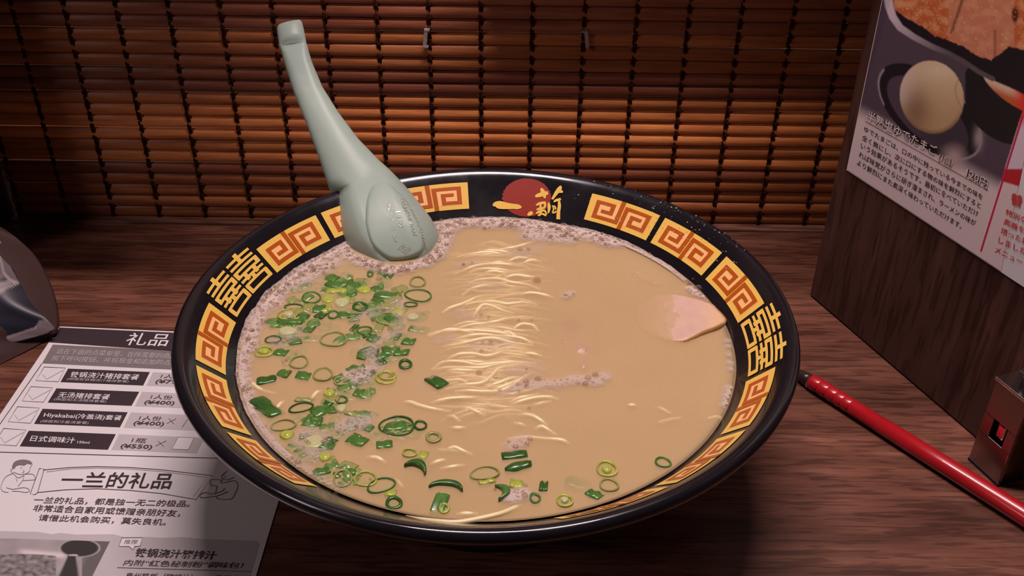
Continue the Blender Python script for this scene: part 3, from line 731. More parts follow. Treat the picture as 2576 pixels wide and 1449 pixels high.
for j in range(G+1):
    for i in range(G+1):
        x, y = -RS + i*st, -RS + j*st
        if x*x + y*y < (RS+.002)**2: val[(i, j)] = foam_at(x, y)
for j in range(G):
    for i in range(G):
        q = [(i, j), (i+1, j), (i+1, j+1), (i, j+1)]
        if all(k in val for k in q) and max(val[k] for k in q) > .02:
            F = []
            for k in q:
                if k not in idx:
                    idx[k] = len(vs); x, y = -RS + k[0]*st, -RS + k[1]*st
                    vs.append((x, y, ZS + .0035 + .003*val[k])); cs.append((1, 1, 1, val[k]*.95))
                F.append(idx[k])
            fs.append(tuple(F))
# froth clinging to the bowl wall at the back
def climb(th):
    d = math.degrees(th)
    c = (.004*smoothstep(40, 58, d) + .007*smoothstep(62, 82, d))*(1 - smoothstep(100, 112, d)) + .010*smoothstep(20, 40, d)*(1 - smoothstep(60, 75, d)) + .016*smoothstep(118, 130, d)*(1 - smoothstep(160, 200, d)) + .008*smoothstep(150, 170, d)*(1 - smoothstep(215, 235, d))
    return c*(1 + .35*noise.noise(Vector((d*.11, 0, 0))) + .15*noise.noise(Vector((d*.5, 2, 0))))
thA = [math.radians(20 + 215*k/420) for k in range(421)]; b0 = len(vs); NR = 9
for th in thA:
    c = max(climb(th), 0)
    for k in range(NR):
        s = k/(NR-1); r = lerp(RS - .02, RS + c, s); off = .0045
        p = surf(th, max(r, RS), off) if r >= RS else Vector((r*math.cos(th), r*math.sin(th), ZS + .006))
        vs.append(p); cs.append((1, 1, 1, (0 if c < .003 else (.85 if c > .008 else .6))*(1 if s < .9 else .8)))
for i in range(len(thA)-1):
    for k in range(NR-1): fs.append((b0+i*NR+k, b0+(i+1)*NR+k, b0+(i+1)*NR+k+1, b0+i*NR+k+1))
fo = mk('foam', vs, fs, M['foam'], smooth=True, cols=cs, kind='stuff')
tag(fo, 'fine whitish froth along the bowl wall and around the spoon', 'foam', kind='stuff')
# bubbles
def bub(c, r, n=12, m2=4, nrm=None, h=.75):
    vs, fs = [], []
    for j in range(m2):
        e = math.pi/2*j/m2
        for k in range(n):
            a = 2*math.pi*k/n; vs.append(Vector((r*math.cos(e)*math.cos(a), r*math.cos(e)*math.sin(a), r*h*math.sin(e))))
    vs.append(Vector((0, 0, r*h)))
    for j in range(m2-1):
        for k in range(n): fs.append((j*n+k, j*n+(k+1) % n, (j+1)*n+(k+1) % n, (j+1)*n+k))
    for k in range(n): fs.append(((m2-1)*n+k, (m2-1)*n+(k+1) % n, m2*n))
    if nrm: 
        q = Vector((0, 0, 1)).rotation_difference(nrm); vs = [q @ v for v in vs]
    return [Vector(c) + v for v in vs], fs
BB = []
EX = [(z7(635,665),17),(z7(730,640),14),(z7(785,700),17),(z7(820,645),12),(z7(690,712),11),(z7(975,658),9),(z7(1030,683),10),(z7(1185,678),17),(z7(1150,640),8),(z7(1130,725),12),(z7(1255,655),9),(z7(1353,670),8),(z7(1460,703),11),(z7(1440,740),10),(z7(1693,735),24),(z7(1795,735),13),(z7(1785,782),16),(z7(1525,688),8),(z7(1550,720),8),(z7(1910,805),9),(z7(1860,790),8),(z7(1855,830),8),(z7(380,665),11),(z7(410,715),8),(z7(400,990),10),(z7(385,1025),8),(z7(1230,975),15),(z7(1318,978),12),(z7(620,1135),9),(z7(1410,1305),22),(z7(275,1110),7),(z7(208,1112),5),
 ((1757,727),20),((1733,716),14),((1768,746),10),((1745,703),6),((1773,752),7),
 (z4(1600,615),20),(z4(2255,565),18),(z4(2140,665),17),(z4(2055,655),10),(z4(2220,650),10),(z4(1790,632),8),(z4(1935,620),9),(z4(1060,190),14),(z4(970,195),9),(z4(960,290),12),(z4(930,540),18),(z4(1120,590),10),(z4(1470,500),9),(z4(1500,940),10),(z4(1345,1385),17),(z4(1475,1345),14),
 ((953,703),16),((897,792),12),((948,783),10),((965,782),14),((1050,703),0),((866,700),0),((709,742),16),((710,757),7),((788,678),13),((700,853),0),((902,947),10),((890,951),9),((912,958),8),((982,949),13),((720,907),9),((897,1075),14),((868,1084),8),((1075,1127),0),((1021,1235),0),((1322,1222),12),((1315,1240),10),((1245,1232),9),((932,1206),9),((774,1112),10),((840,1150),7),
 (z3(1610,600),0),(z3(590,375),10),(z3(840,1075),11),(z3(945,1110),9),(z3(635,990),6),(z3(1365,1150),9),(z3(1545,1145),8),(z3(2030,810),12),(z3(2125,785),9)]
for (p, d) in EX:
    if d <= 0: continue
    q = on_z(p[0], p[1], ZS); rad = (on_z(p[0]+d/2, p[1], ZS) - q).length
    rr_ = math.hypot(q.x, q.y)
    if rr_ > RS - .01:
        q = px_surf(p[0], p[1], .004); th = math.atan2(q.y, q.x)
        BB.append(bub(q, rad, nrm=Vector((-math.cos(th)*.55, -math.sin(th)*.55, .85)).normalized()))
    else: BB.append(bub((q.x, q.y, ZS + .003), rad, 16, 5))
rnd = random.Random(3); cnt = 0
while cnt < 640:
    x, y = rnd.uniform(-RS, RS), rnd.uniform(-RS, RS)
    if x*x+y*y > (RS-.012)**2: continue
    f_ = foam_at(x, y)
    if rnd.random() < f_**3:
        cnt += 1; BB.append(bub((x, y, ZS + .005), .0035 + .0085*rnd.random()**2.2, 12, 4))
for i in range(330):
    th = math.radians(rnd.uniform(40, 200)); c = climb(th)
    if c < .004: continue
    q = surf(th, RS + rnd.random()*c*.9, .004)
    BB.append(bub(q, .003 + .006*rnd.random()**2, 8, 3, Vector((-math.cos(th)*.6, -math.sin(th)*.6, .8)).normalized()))
bo = mk('foam_bubbles', *join(*BB), M['bubble'], smooth=True)
tag(bo, 'clear round bubbles scattered over the froth and broth', 'bubbles', kind='stuff')

DR = []; rnd = random.Random(5)
for i in range(170):
    th = math.radians(rnd.choice([rnd.gauss(42, 9), rnd.uniform(20, 75)])); r = rnd.uniform(.865, .985)
    q = surf(th, min(r, .96), .0035) if r < .95 else Vector((r*math.cos(th), r*math.sin(th), ZR + .005))
    DR.append(bub(q, .0012 + .0022*rnd.random()**2, 6, 2))
M['drop'] = mat('clear droplet', (.7,.6,.55), .08, spec=.8, alpha=.55)
tag(mk('water_droplets', *join(*DR), M['drop'], smooth=True), 'tiny clear splash droplets on the back right rim of the bowl', 'droplets', kind='stuff')

# ------------------------------------------------------------------ spoon
SP0 = Vector((-.5957, .6528, ZS)); SN = Vector((.087, -1, 1.06)).normalized()
ST_ = [((701,62),(754,50),.020,1),((697,70),(759,54),.027,1),((697,80),(762,63),.030,1),((700,100),(767,86),.031,1),((702,114),(770,104),.031,1),((703,118),(771,108),.031,.45),((706,127),(774,117),.031,.62),((710,140),(777,130),.032,.74),((717,165),(785,156),.033,.82),((738,230),(811,218),.036,.9),((768,305),(853,285),.042,.97),
       ((794,375),(902,350),.05,1),((813,430),(952,402),.062,1),((823,460),(978,425),.07,1),((831,484),(997,444),.076,1),((849.5,486),(999,446),.078,1),((849,505),(1018,466),.09,1),((849,530),(1040,492),.105,1),
       ((851,560),(1062,520),.12,1),((855,590),(1084,548),.13,1),((868,625),(1100,578),.138,1),((892,655),(1108,608),.14,1),((925,690),(1104,645),.13,1),((965,715),(1085,680),.10,1),((1010,728),(1050,712),.04,1)]
NU = 24
def bul(u, t):       # cross-section: round for the handle, flat-bottomed for the scoop
    u = max(-1, min(1, u)); r = math.sqrt(max(0, 1 - u*u)); flat = min(1, (1 - abs(u)**2.4)**.75*1.18)
    return lerp(r, flat, t)
NS_ = len(ST_)
def st_t(i): return smoothstep(10, 18, i)
vs, fs = [], []
for side in (0, 1):
    for i, (a, b, h, cap) in enumerate(ST_):
        t = st_t(i)
        for k in range(NU+1):
            u = -math.cos(math.pi*k/NU)
            p = on_plane(lerp(a[0], b[0], (u+1)/2), lerp(a[1], b[1], (u+1)/2), SP0, SN)
            z_ = h*bul(u, t)
            if side == 0: off = min(z_, h*cap)*((.5, .9)[i] if i < 2 else 1)
            else: off = lerp(-h*.35*bul(u, 0), z_*.8 - .006, t)
            vs.append(p + SN*off)
def project(p):
    d = p - CP; w = d.dot(FW); return W/2 + FPX*d.dot(CR)/w, H/2 - FPX*d.dot(CU)/w
def spoon_off(x, y):           # bulge height of the underside above the spoon's plane
    best = None
    for j in range((NS_-12)*20):
        i = 11 + j/20; i0 = int(i); fr = i - i0
        if i0 >= NS_-1: break
        A, B = ST_[i0], ST_[i0+1]
        ax, ay, bx, by = lerp(A[0][0], B[0][0], fr), lerp(A[0][1], B[0][1], fr), lerp(A[1][0], B[1][0], fr), lerp(A[1][1], B[1][1], fr)
        l2 = (bx-ax)**2 + (by-ay)**2; tt = ((x-ax)*(bx-ax) + (y-ay)*(by-ay))/l2
        d = abs((x-ax)*(by-ay) - (y-ay)*(bx-ax))/math.sqrt(l2)
        if best is None or d < best[0]: best = (d, i, tt*2-1, lerp(A[2], B[2], fr))
    return best[3]*bul(best[2], st_t(best[1]))
def spoon_surf(px_, py_, extra):
    off = .1
    for _ in range(5):
        P = on_plane(px_, py_, SP0 + SN*off, SN); bx, by = project(P - SN*off); off = lerp(off, spoon_off(bx, by), .8)
    return on_plane(px_, py_, SP0 + SN*(off + extra), SN)
q = NU+1
for side in (0, 1):
    for i in range(NS_-1):
        for k in range(NU):
            a = side*NS_*q + i*q + k; F = (a, a+q, a+q+1, a+1)
            fs.append(F if side == 0 else tuple(reversed(F)))
o2 = NS_*q
for i in range(NS_-1):
    for k in (0, NU):
        a = i*q+k; F = (a, o2+a, o2+a+q, a+q); fs.append(F if k == 0 else tuple(reversed(F)))
for i in (0, NS_-1):
    for k in range(NU):
        a = i*q+k; F = (a, a+1, o2+a+1, o2+a); fs.append(F if i == 0 else tuple(reversed(F)))
spn = thing('soup_spoon', 'pale celadon green soup spoon hooked on the back left rim of the bowl', 'spoon', (-.5, .7, ZS - .05))
so_ = mk('spoon_body', vs, fs, M['spoon'], spn, smooth=True)
# raised foot on the underside: a smooth oval plateau
FT = [(921,560),(922,522),(928,490),(940,468),(958,459),(978,464),(997,480),(1018,500),(1040,535),(1058,570),(1068,605),(1062,632),(1030,650),(985,652),(948,628),(930,598)]
FQ = catmull(FT + [FT[0]], 3)[:-1]; N = len(FQ); cxp, cyp = 990, 560
vs, fs = [], []
for (s, ex_) in ((1.05, -.004), (1.0, .004), (.965, .0095), (.93, .012), (.88, .0125), (.6, .0125), (.3, .0125)):
    for (x, y) in FQ: vs.append(spoon_surf(lerp(cxp, x, s), lerp(cyp, y, s), ex_))
vs.append(spoon_surf(cxp, cyp, .0125))
for i in range(6):
    for k in range(N): fs.append((i*N+k, i*N+(k+1) % N, (i+1)*N+(k+1) % N, (i+1)*N+k))
fs += [(6*N+k, 6*N+(k+1) % N, 7*N) for k in range(N)]
mk('spoon_foot', vs, fs, M['spoon'], spn, smooth=True, label='raised flat foot on the underside with embossed lettering')

# ------------------------------------------------------------------ lettering
TXT = []
def text(body, BL, BR, TL, mapf, m_, parent, off=0.0, bold=0.0, name='lettering'):
    cu = bpy.data.curves.new('t', 'FONT'); cu.body = body; cu.size = 1; cu.resolution_u = 2; cu.offset = bold
    ob = bpy.data.objects.new('t', cu); COL.objects.link(ob); TXT.append((ob, BL, BR, TL, mapf, m_, parent, off, name))
def flush_text():
    bpy.context.view_layer.update(); dg = bpy.context.evaluated_depsgraph_get()
    for (ob, BL, BR, TL, mapf, m_, parent, off, name) in TXT:
        me = bpy.data.meshes.new_from_object(ob.evaluated_get(dg))
        X = [v.co.x for v in me.vertices]; Y = [v.co.y for v in me.vertices]
        if not X: continue
        x0, x1, y0, y1 = min(X), max(X), min(Y), max(Y)
        vs = []
        for v in me.vertices:
            a, b = (v.co.x-x0)/(x1-x0), (v.co.y-y0)/(y1-y0)
            vs.append(mapf(BL[0] + (BR[0]-BL[0])*a + (TL[0]-BL[0])*b, BL[1] + (BR[1]-BL[1])*a + (TL[1]-BL[1])*b, off))
        fs = [tuple(p.vertices) for p in me.polygons]
        mk(name, vs, fs, m_, parent)
        bpy.data.meshes.remove(me)
    for t in TXT:
        c = t[0].data; bpy.data.objects.remove(t[0]); bpy.data.curves.remove(c)
    TXT.clear()
# embossed marks under the spoon
def spf(x, y, off): return spoon_surf(820 + x/4.83, 400 + y/4.83, .0125 + off)
M['emboss'] = mat('celadon emboss', (.42,.49,.40), .2)
text('MADE IN JAPAN', (1020,600), (1200,1065), (1062,590), spf, M['emboss'], spn, .0015)
text('MELAMINE WARE', (905,480), (1060,930), (950,465), spf, M['emboss'], spn, .0015)
text('18 00', (845,640), (890,830), (905,630), spf, M['emboss'], spn, .0015, .02)
text('\u30e1\u30e9\u30df\u30f3', (735,540), (820,1010), (790,530), spf, M['emboss'], spn, .0015)
text('\u98df\u5668', (860,1080), (960,1160), (950,1010), spf, M['emboss'], spn, .0015)

# ------------------------------------------------------------------ menu sheet on the counter
ZP = .004
def z5(x, y): return (x/4.025, 800 + y/4.025)
def z6(x, y): return (x/3.68, 1120 + y/3.68)
def m5(x, y, off): p = on_z(*z5(x, y), ZP); p.z += .0006 + off; return p
def m6(x, y, off): p = on_z(*z6(x, y), ZP); p.z += .0006 + off; return p
ms = thing('menu_sheet', 'white printed order sheet with black header bars lying left of the bowl', 'menu', (-1.3, 0, 0))
TLp, TRp, BRp, BLp = Vector((-1.872,.785,0)), Vector((-.722,.725,0)), Vector((-.732,-1.0,0)), Vector((-1.875,-1.0,0))
e0 = on_z(150, 821, ZP); e1 = on_z(120.5, 862, ZP); e2 = on_z(0, 1043, ZP); dl = (e2 - e0).normalized()
TLp = e0; BLp = e0 + dl*1.75; TRp = TLp + (on_z(431, 833.5, ZP) - e0).normalized()*1.152; r1_ = on_z(697, 1272, ZP); r2_ = on_z(644, 1449, ZP)
dr = (r2_ - r1_).normalized(); BRp = r2_ + dr*.45
TRp = r1_ - dr*((TLp.y - .06) - r1_.y)/abs(dr.y) if dr.y < 0 else TRp
v = [Vector((p.x, p.y, z)) for z in (.0004, ZP) for p in (BLp, BRp, TRp, TLp)]
mk('paper', v, [(3,2,1,0),(4,5,6,7),(0,1,5,4),(1,2,6,5),(2,3,7,6),(3,0,4,7)], M['paper'], ms)
def poly(name, pts, mp, m_, off=.0, parent=None):
    return mk(name, [mp(x, y, off) for x, y in pts], [tuple(range(len(pts)))], m_, parent or ms)
def stroke(pts, w, mp, off=.0012):
    vs, fs = [], []
    n = len(pts)
    for i, (x, y) in enumerate(pts):
        a = pts[max(i-1, 0)]; b = pts[min(i+1, n-1)]; dx, dy = b[0]-a[0], b[1]-a[1]; l = math.hypot(dx, dy) or 1
        vs += [mp(x - dy/l*w/2, y + dx/l*w/2, off), mp(x + dy/l*w/2, y - dx/l*w/2, off)]
    for i in range(n-1): fs.append((2*i, 2*i+1, 2*i+3, 2*i+2))
    return vs, fs
def lines(name, L, w, mp, m_, off=.0012, parent=None, smooth=1):
    mk(name, *join(*[stroke(catmull(p, smooth) if smooth > 1 else p, w, mp, off) for p in L]), m_, parent or ms)
poly('header_bar', [(605,97),(1990,160),(1890,345),(490,247)], m5, M['ink'])
poly('intro_panel', [(535,270),(1960,340),(1880,530),(425,460)], m5, M['grey_ink'])
rows = [([(448,498),(665,508),(590,648),(365,636)], [(690,513),(1517,548),(1450,685),(612,650)], [(1550,550),(2250,580),(2180,715),(1480,685)]),
        ([(315,697),(533,709),(440,855),(225,842)], [(572,713),(1410,748),(1332,890),(483,857)], [(1440,748),(2200,780),(2110,925),(1365,893)]),
        ([(178,900),(402,914),(308,1068),(84,1052)], [(432,920),(1293,955),(1215,1108),(345,1073)], [(1325,957),(2150,992),(2070,1145),(1252,1110)]),
        ([(38,1120),(265,1136),(165,1297),(-60,1280)], [(292,1142),(1173,1177),(1092,1335),(200,1300)], [(1205,1177),(2070,1215),(1990,1372),(1128,1335)])]
for bx_, bar, gr in rows:
    lines('check_box', [bx_ + [bx_[0]]], 4, m5, M['ink_soft'])
    (ax, ay), (cx_, cy_) = bx_[0], bx_[2]
    lines('check_mark', [[(lerp(bx_[3][0], bx_[2][0], .3), lerp(ay, cy_, .5)), (lerp(bx_[3][0], bx_[2][0], .48), lerp(ay, cy_, .82)), (lerp(bx_[0][0], bx_[1][0], .9), lerp(ay, cy_, .2))]], 9, m5, M['faint'])
    poly('title_bar', bar, m5, M['ink']); poly('price_panel', gr, m5, M['lt_grey'])
poly('quantity_box', [(1805,1208),(1965,1215),(1908,1338),(1745,1330)], m5, M['white_ink'], .0008)
lines('quantity_outline', [[(1805,1208),(1965,1215),(1908,1338),(1745,1330),(1805,1208)], [(1900,1030),(2060,1037),(2000,1160)], [(1900,1030),(1845,1110)]], 4, m5, M['ink_soft'])
lines('times_sign', [[(1690,1072),(1785,1022)],[(1708,1020),(1765,1078)],[(1575,1300),(1685,1246)],[(1603,1250),(1660,1306)]], 4, m5, M['ink_soft'])
lines('rule_line', [[(425,465),(0,1078)],[(0,1360),(2300,1425)]], 6, m5, M['ink_soft'])
T5 = lambda s, BL, BR, TL, m_, b=0: text(s, BL, BR, TL, m5, M[m_], ms, .0016, b)
T6 = lambda s, BL, BR, TL, m_, b=0: text(s, BL, BR, TL, m6, M[m_], ms, .0016, b)
T5('礼品', (1255,278), (1680,290), (1320,152), 'white_ink', .005)
T5('请在下面的点菜单里，在所需要的商品前打勾', (562,368), (1990,430), (588,312), 'lt_grey')
T5('按下呼叫按钮，并将现金和追加的点菜单', (512,438), (1860,490), (540,382), 'lt_grey')
T5('铁锅浇汁猪排套餐', (703,602), (1395,632), (730,545), 'white_ink', .01)
T5('(绵面和铁锅浇汁猪排套餐)', (672,636), (1295,664), (690,606), 'lt_grey')
T5('1人份', (1622,612), (1835,622), (1645,570), 'ink_soft'); T5('(¥790)', (1562,674), (1870,686), (1590,622), 'ink_soft', .02)
T5('无汤猪排套餐', (580,808), (1100,832), (606,752), 'white_ink', .01)
T5('(绵面和无汤猪排套餐)', (540,842), (1070,868), (556,810), 'lt_grey')
T5('1人份', (1518,822), (1735,832), (1542,778), 'ink_soft'); T5('(¥400)', (1450,884), (1755,894), (1475,835), 'ink_soft', .02)
T5('Hiyakabai(冷盖浇)套餐', (436,1016), (1222,1050), (456,956), 'white_ink', .01)
T5('(绵面和冷盖浇套餐)', (402,1066), (890,1085), (420,1033), 'lt_grey')
T5('1人份', (1403,1036), (1625,1046), (1425,990), 'ink_soft'); T5('(¥400)', (1340,1096), (1650,1106), (1365,1045), 'ink_soft', .02)
T5('日式调味汁', (300,1252), (750,1275), (325,1192), 'white_ink', .01); T5('150ml', (780,1272), (903,1278), (788,1247), 'white_ink', .01)
T5('1瓶', (1328,1262), (1472,1272), (1350,1214), 'ink_soft'); T5('(¥550)', (1210,1330), (1530,1342), (1235,1276), 'ink_soft', .02)
lines('banner_outline', [[(400,232),(650,208),(900,200),(1200,208),(1500,230),(1970,285),(1815,505),(1500,450),(1200,420),(900,405),(600,415),(350,440)],
      [(365,218),(410,222),(350,440),(325,460),(280,455),(365,218)]], 5, m6, M['ink_soft'])
lines('banner_inner_line', [[(430,250),(650,222),(900,214),(1200,222),(1500,246),(1920,300),(1790,480)]], 3, m6, M['grey_ink'])
T6('一兰的礼品', (545,395), (1570,408), (600,248), 'ink', .012)
T6('一兰的礼品，都是独一无二的极品。', (303,540), (1750,578), (330,478), 'ink_soft', .004)
T6('非常适合自家用或馈赠亲朋好友，', (300,618), (1660,668), (325,552), 'ink_soft', .004)
T6('请借此机会购买，莫失良机。', (350,704), (1530,748), (372,642), 'ink_soft', .004)
# two plain line drawings of children holding the banner
ch1 = [[(128,268),(108,250),(100,232),(118,222),(115,200),(130,165),(165,145),(215,138),(265,145),(295,165),(295,190),(278,215),(275,240),(250,262),(215,272),(170,270),(128,250)],
       [(225,185),(240,180)],[(190,215),(205,212)],[(215,235),(225,240),(222,250)],[(205,255),(222,252)],
       [(130,265),(90,275),(50,300),(20,350),(10,400),(30,430),(80,440)],[(130,270),(170,305),(225,280)],[(230,270),(300,270),(320,290),(325,320),(290,325),(210,330)],
       [(60,395),(110,410),(150,405),(220,395),(260,405),(275,425),(240,440),(180,430),(110,428)],[(225,275),(210,330),(165,385)],[(150,310),(160,340)]]
lines('printed_figure', ch1, 4, m6, M['grey_ink'], smooth=3)
hair = [(118,222),(115,200),(130,165),(165,145),(215,138),(265,145),(295,165),(290,182),(255,172),(225,190),(180,185),(150,195),(135,218)]
poly('printed_hair', hair, m6, M['grey_ink'], .0010)
ch2 = [[(2100,240),(2070,270),(2050,285),(2060,310),(2085,322),(2120,320),(2170,300)],[(2075,290),(2090,288)],[(2080,305),(2095,306)],
       [(2060,320),(2040,350),(2100,345),(2160,330),(2195,350),(2200,390),(2180,440),(2150,495),(2100,505),(2020,500),(2000,480)],[(2050,325),(1960,320),(1945,340),(1955,375),(2010,380)],
       [(1860,455),(1900,440),(1960,455),(2050,430),(2080,400)],[(1855,490),(1920,485),(2020,470),(2110,430)],[(1860,455),(1850,475),(1855,490)],[(2010,380),(1995,445)]]
lines('printed_figure', ch2, 5, m6, M['ink_soft'], smooth=3)
poly('grey_panel', [(-80,790),(0,795),(350,803),(480,825),(560,812),(700,828),(1050,825),(1150,850),(1380,850),(1500,858),(1690,852),(1900,870),(2370,885),(2402,915),(2290,1300),(-200,1300)], m6, M['lt_grey'])
def grid_print(name, pts_fn, colf, x0, x1, y0, y1, st, parent, inside=lambda x, y: True):
    nx, ny = int((x1-x0)/st)+1, int((y1-y0)/st)+1; vs, cs, fs, ok = [], [], [], []
    for j in range(ny):
        for i in range(nx):
            x, y = x0+i*st, y0+j*st; vs.append(pts_fn(x, y)); cs.append(colf(x, y)); ok.append(inside(x, y))
    for j in range(ny-1):
        for i in range(nx-1):
            q = (j*nx+i, j*nx+i+1, (j+1)*nx+i+1, (j+1)*nx+i)
            if all(ok[k] for k in q): fs.append(tuple(reversed(q)))
    used = sorted(set(k for f_ in fs for k in f_)); mp_ = {k: i for i, k in enumerate(used)}
    return mk(name, [vs[k] for k in used], [tuple(mp_[k] for k in f_) for f_ in fs], M['print'], parent, cols=[cs[k] for k in used])
def g_(x): return (x, x*.9, x*.9)
def food_grey(x, y):
    v = .42 + .12*noise.noise(Vector((x*.006, y*.01, 0)))
    t = smoothstep(90, 0, x) ; 
    hi = math.exp(-(((y - (985 + (x-150)*.09))/28)**2))*smoothstep(130, 250, x)*(1 - smoothstep(560, 650, x)); v = lerp(v, .8, hi)
    if (y > 1010 + .0006*(x-200)**2*.3) and x < 520: v = .26 + .22*noise.noise(Vector((x*.02, y*.03, 0))) + .1*noise.noise(Vector((x*.07, y*.08, 0)))
    if x > 760: v = lerp(v, .16, smoothstep(.0, 1, (x - 760 + (y-890)*.5)/150))
    e = ((x-738)/172)**2 + ((y-955)/76)**2
    if e < 1.25: v = lerp(.05, .5, smoothstep(.9, 1.2, e))
    d = abs(x - (665 - (y-1030)*.15)); 
    if y > 1010: v = lerp(.05, v, smoothstep(22 + (y-1010)*.25, 40 + (y-1010)*.35, d))
    if 640 < x < 720 and 1015 < y < 1026: v = .8
    return g_(max(.03, v)*.85)
vs, cs = [], []; NX, NY = 130, 60
for j in range(NY+1):
    for i in range(NX+1):
        y = lerp(866, 1240, j/NY); x = lerp(-140, 1005 - (y-893)*.47, i/NX); y = max(y, 866 + (x-100)*.03) if j == 0 else y + (x-100)*.03*(1-j/NY)
        vs.append(m6(x, y, .0008)); S_ = [food_grey(x + a, y + b) for a, b in ((-4, -1), (1, -3), (4, 1), (-1, 3))]; cs.append(tuple(sum(q[k] for q in S_)/4 for k in range(3)))
mk('sauce_photo', vs, [(j*(NX+1)+i, (j+1)*(NX+1)+i, (j+1)*(NX+1)+i+1, j*(NX+1)+i+1) for j in range(NY) for i in range(NX)], M['print'], ms, cols=cs)
poly('callout_box', [(1130,862),(1320,860),(1297,938),(1248,940),(1232,972),(1196,940),(1102,940)], m6, M['white_ink'], .0008)
lines('callout_outline', [[(1130,862),(1320,860),(1297,938),(1248,940),(1232,972),(1196,940),(1102,940),(1130,862)]], 5, m6, M['ink_soft'], .0014)
T6('推荐', (1142,918), (1265,922), (1160,876), 'grey_ink')
T6('铁锅浇汁猪排汁', (1240,1035), (1985,1065), (1272,955), 'ink', .02)
T6('内附“红色秘制粉”调味包！', (1138,1118), (2235,1146), (1165,1062), 'ink_soft', .006)
T6('泉州铁板（猪排汁）、一番调味', (1150,1240), (2190,1268), (1175,1182), 'ink_soft', .006)
lines('rule_line', [[(1085,1136),(2320,1172)]], 5, m6, M['ink_soft'])

# ------------------------------------------------------------------ menu board at the right
B0 = on_z(2036, 744, 0); B1 = on_z(2450, 1100, 0); BD = (B1 - B0).normalized(); BN = Vector((BD.y, -BD.x, 0))
if BN.x > 0: BN = -BN
def pb(px, py, off=0): return on_plane(px, py, B0 + BN*off, BN)
bd = thing('menu_board', 'tall dark wood-grain board standing at the right with a food poster on it', 'menu board', (B0.x, B0.y, 0))
def bdbox(s0, s1, n0, n1, z0, z1):
    v, f = box(s0, s1, n0, n1, z0, z1); return [B0 + BD*x - BN*y + Vector((0, 0, z)) for x, y, z in v], f
o = mk('board_panel', *bdbox(0, 1.75, 0, .16, 0.006, 2.4), M['board'], bd); bevel(o, .006)
mk('board_foot', *bdbox(.06, 1.7, .03, .14, 0, .008), M['dark'], bd)
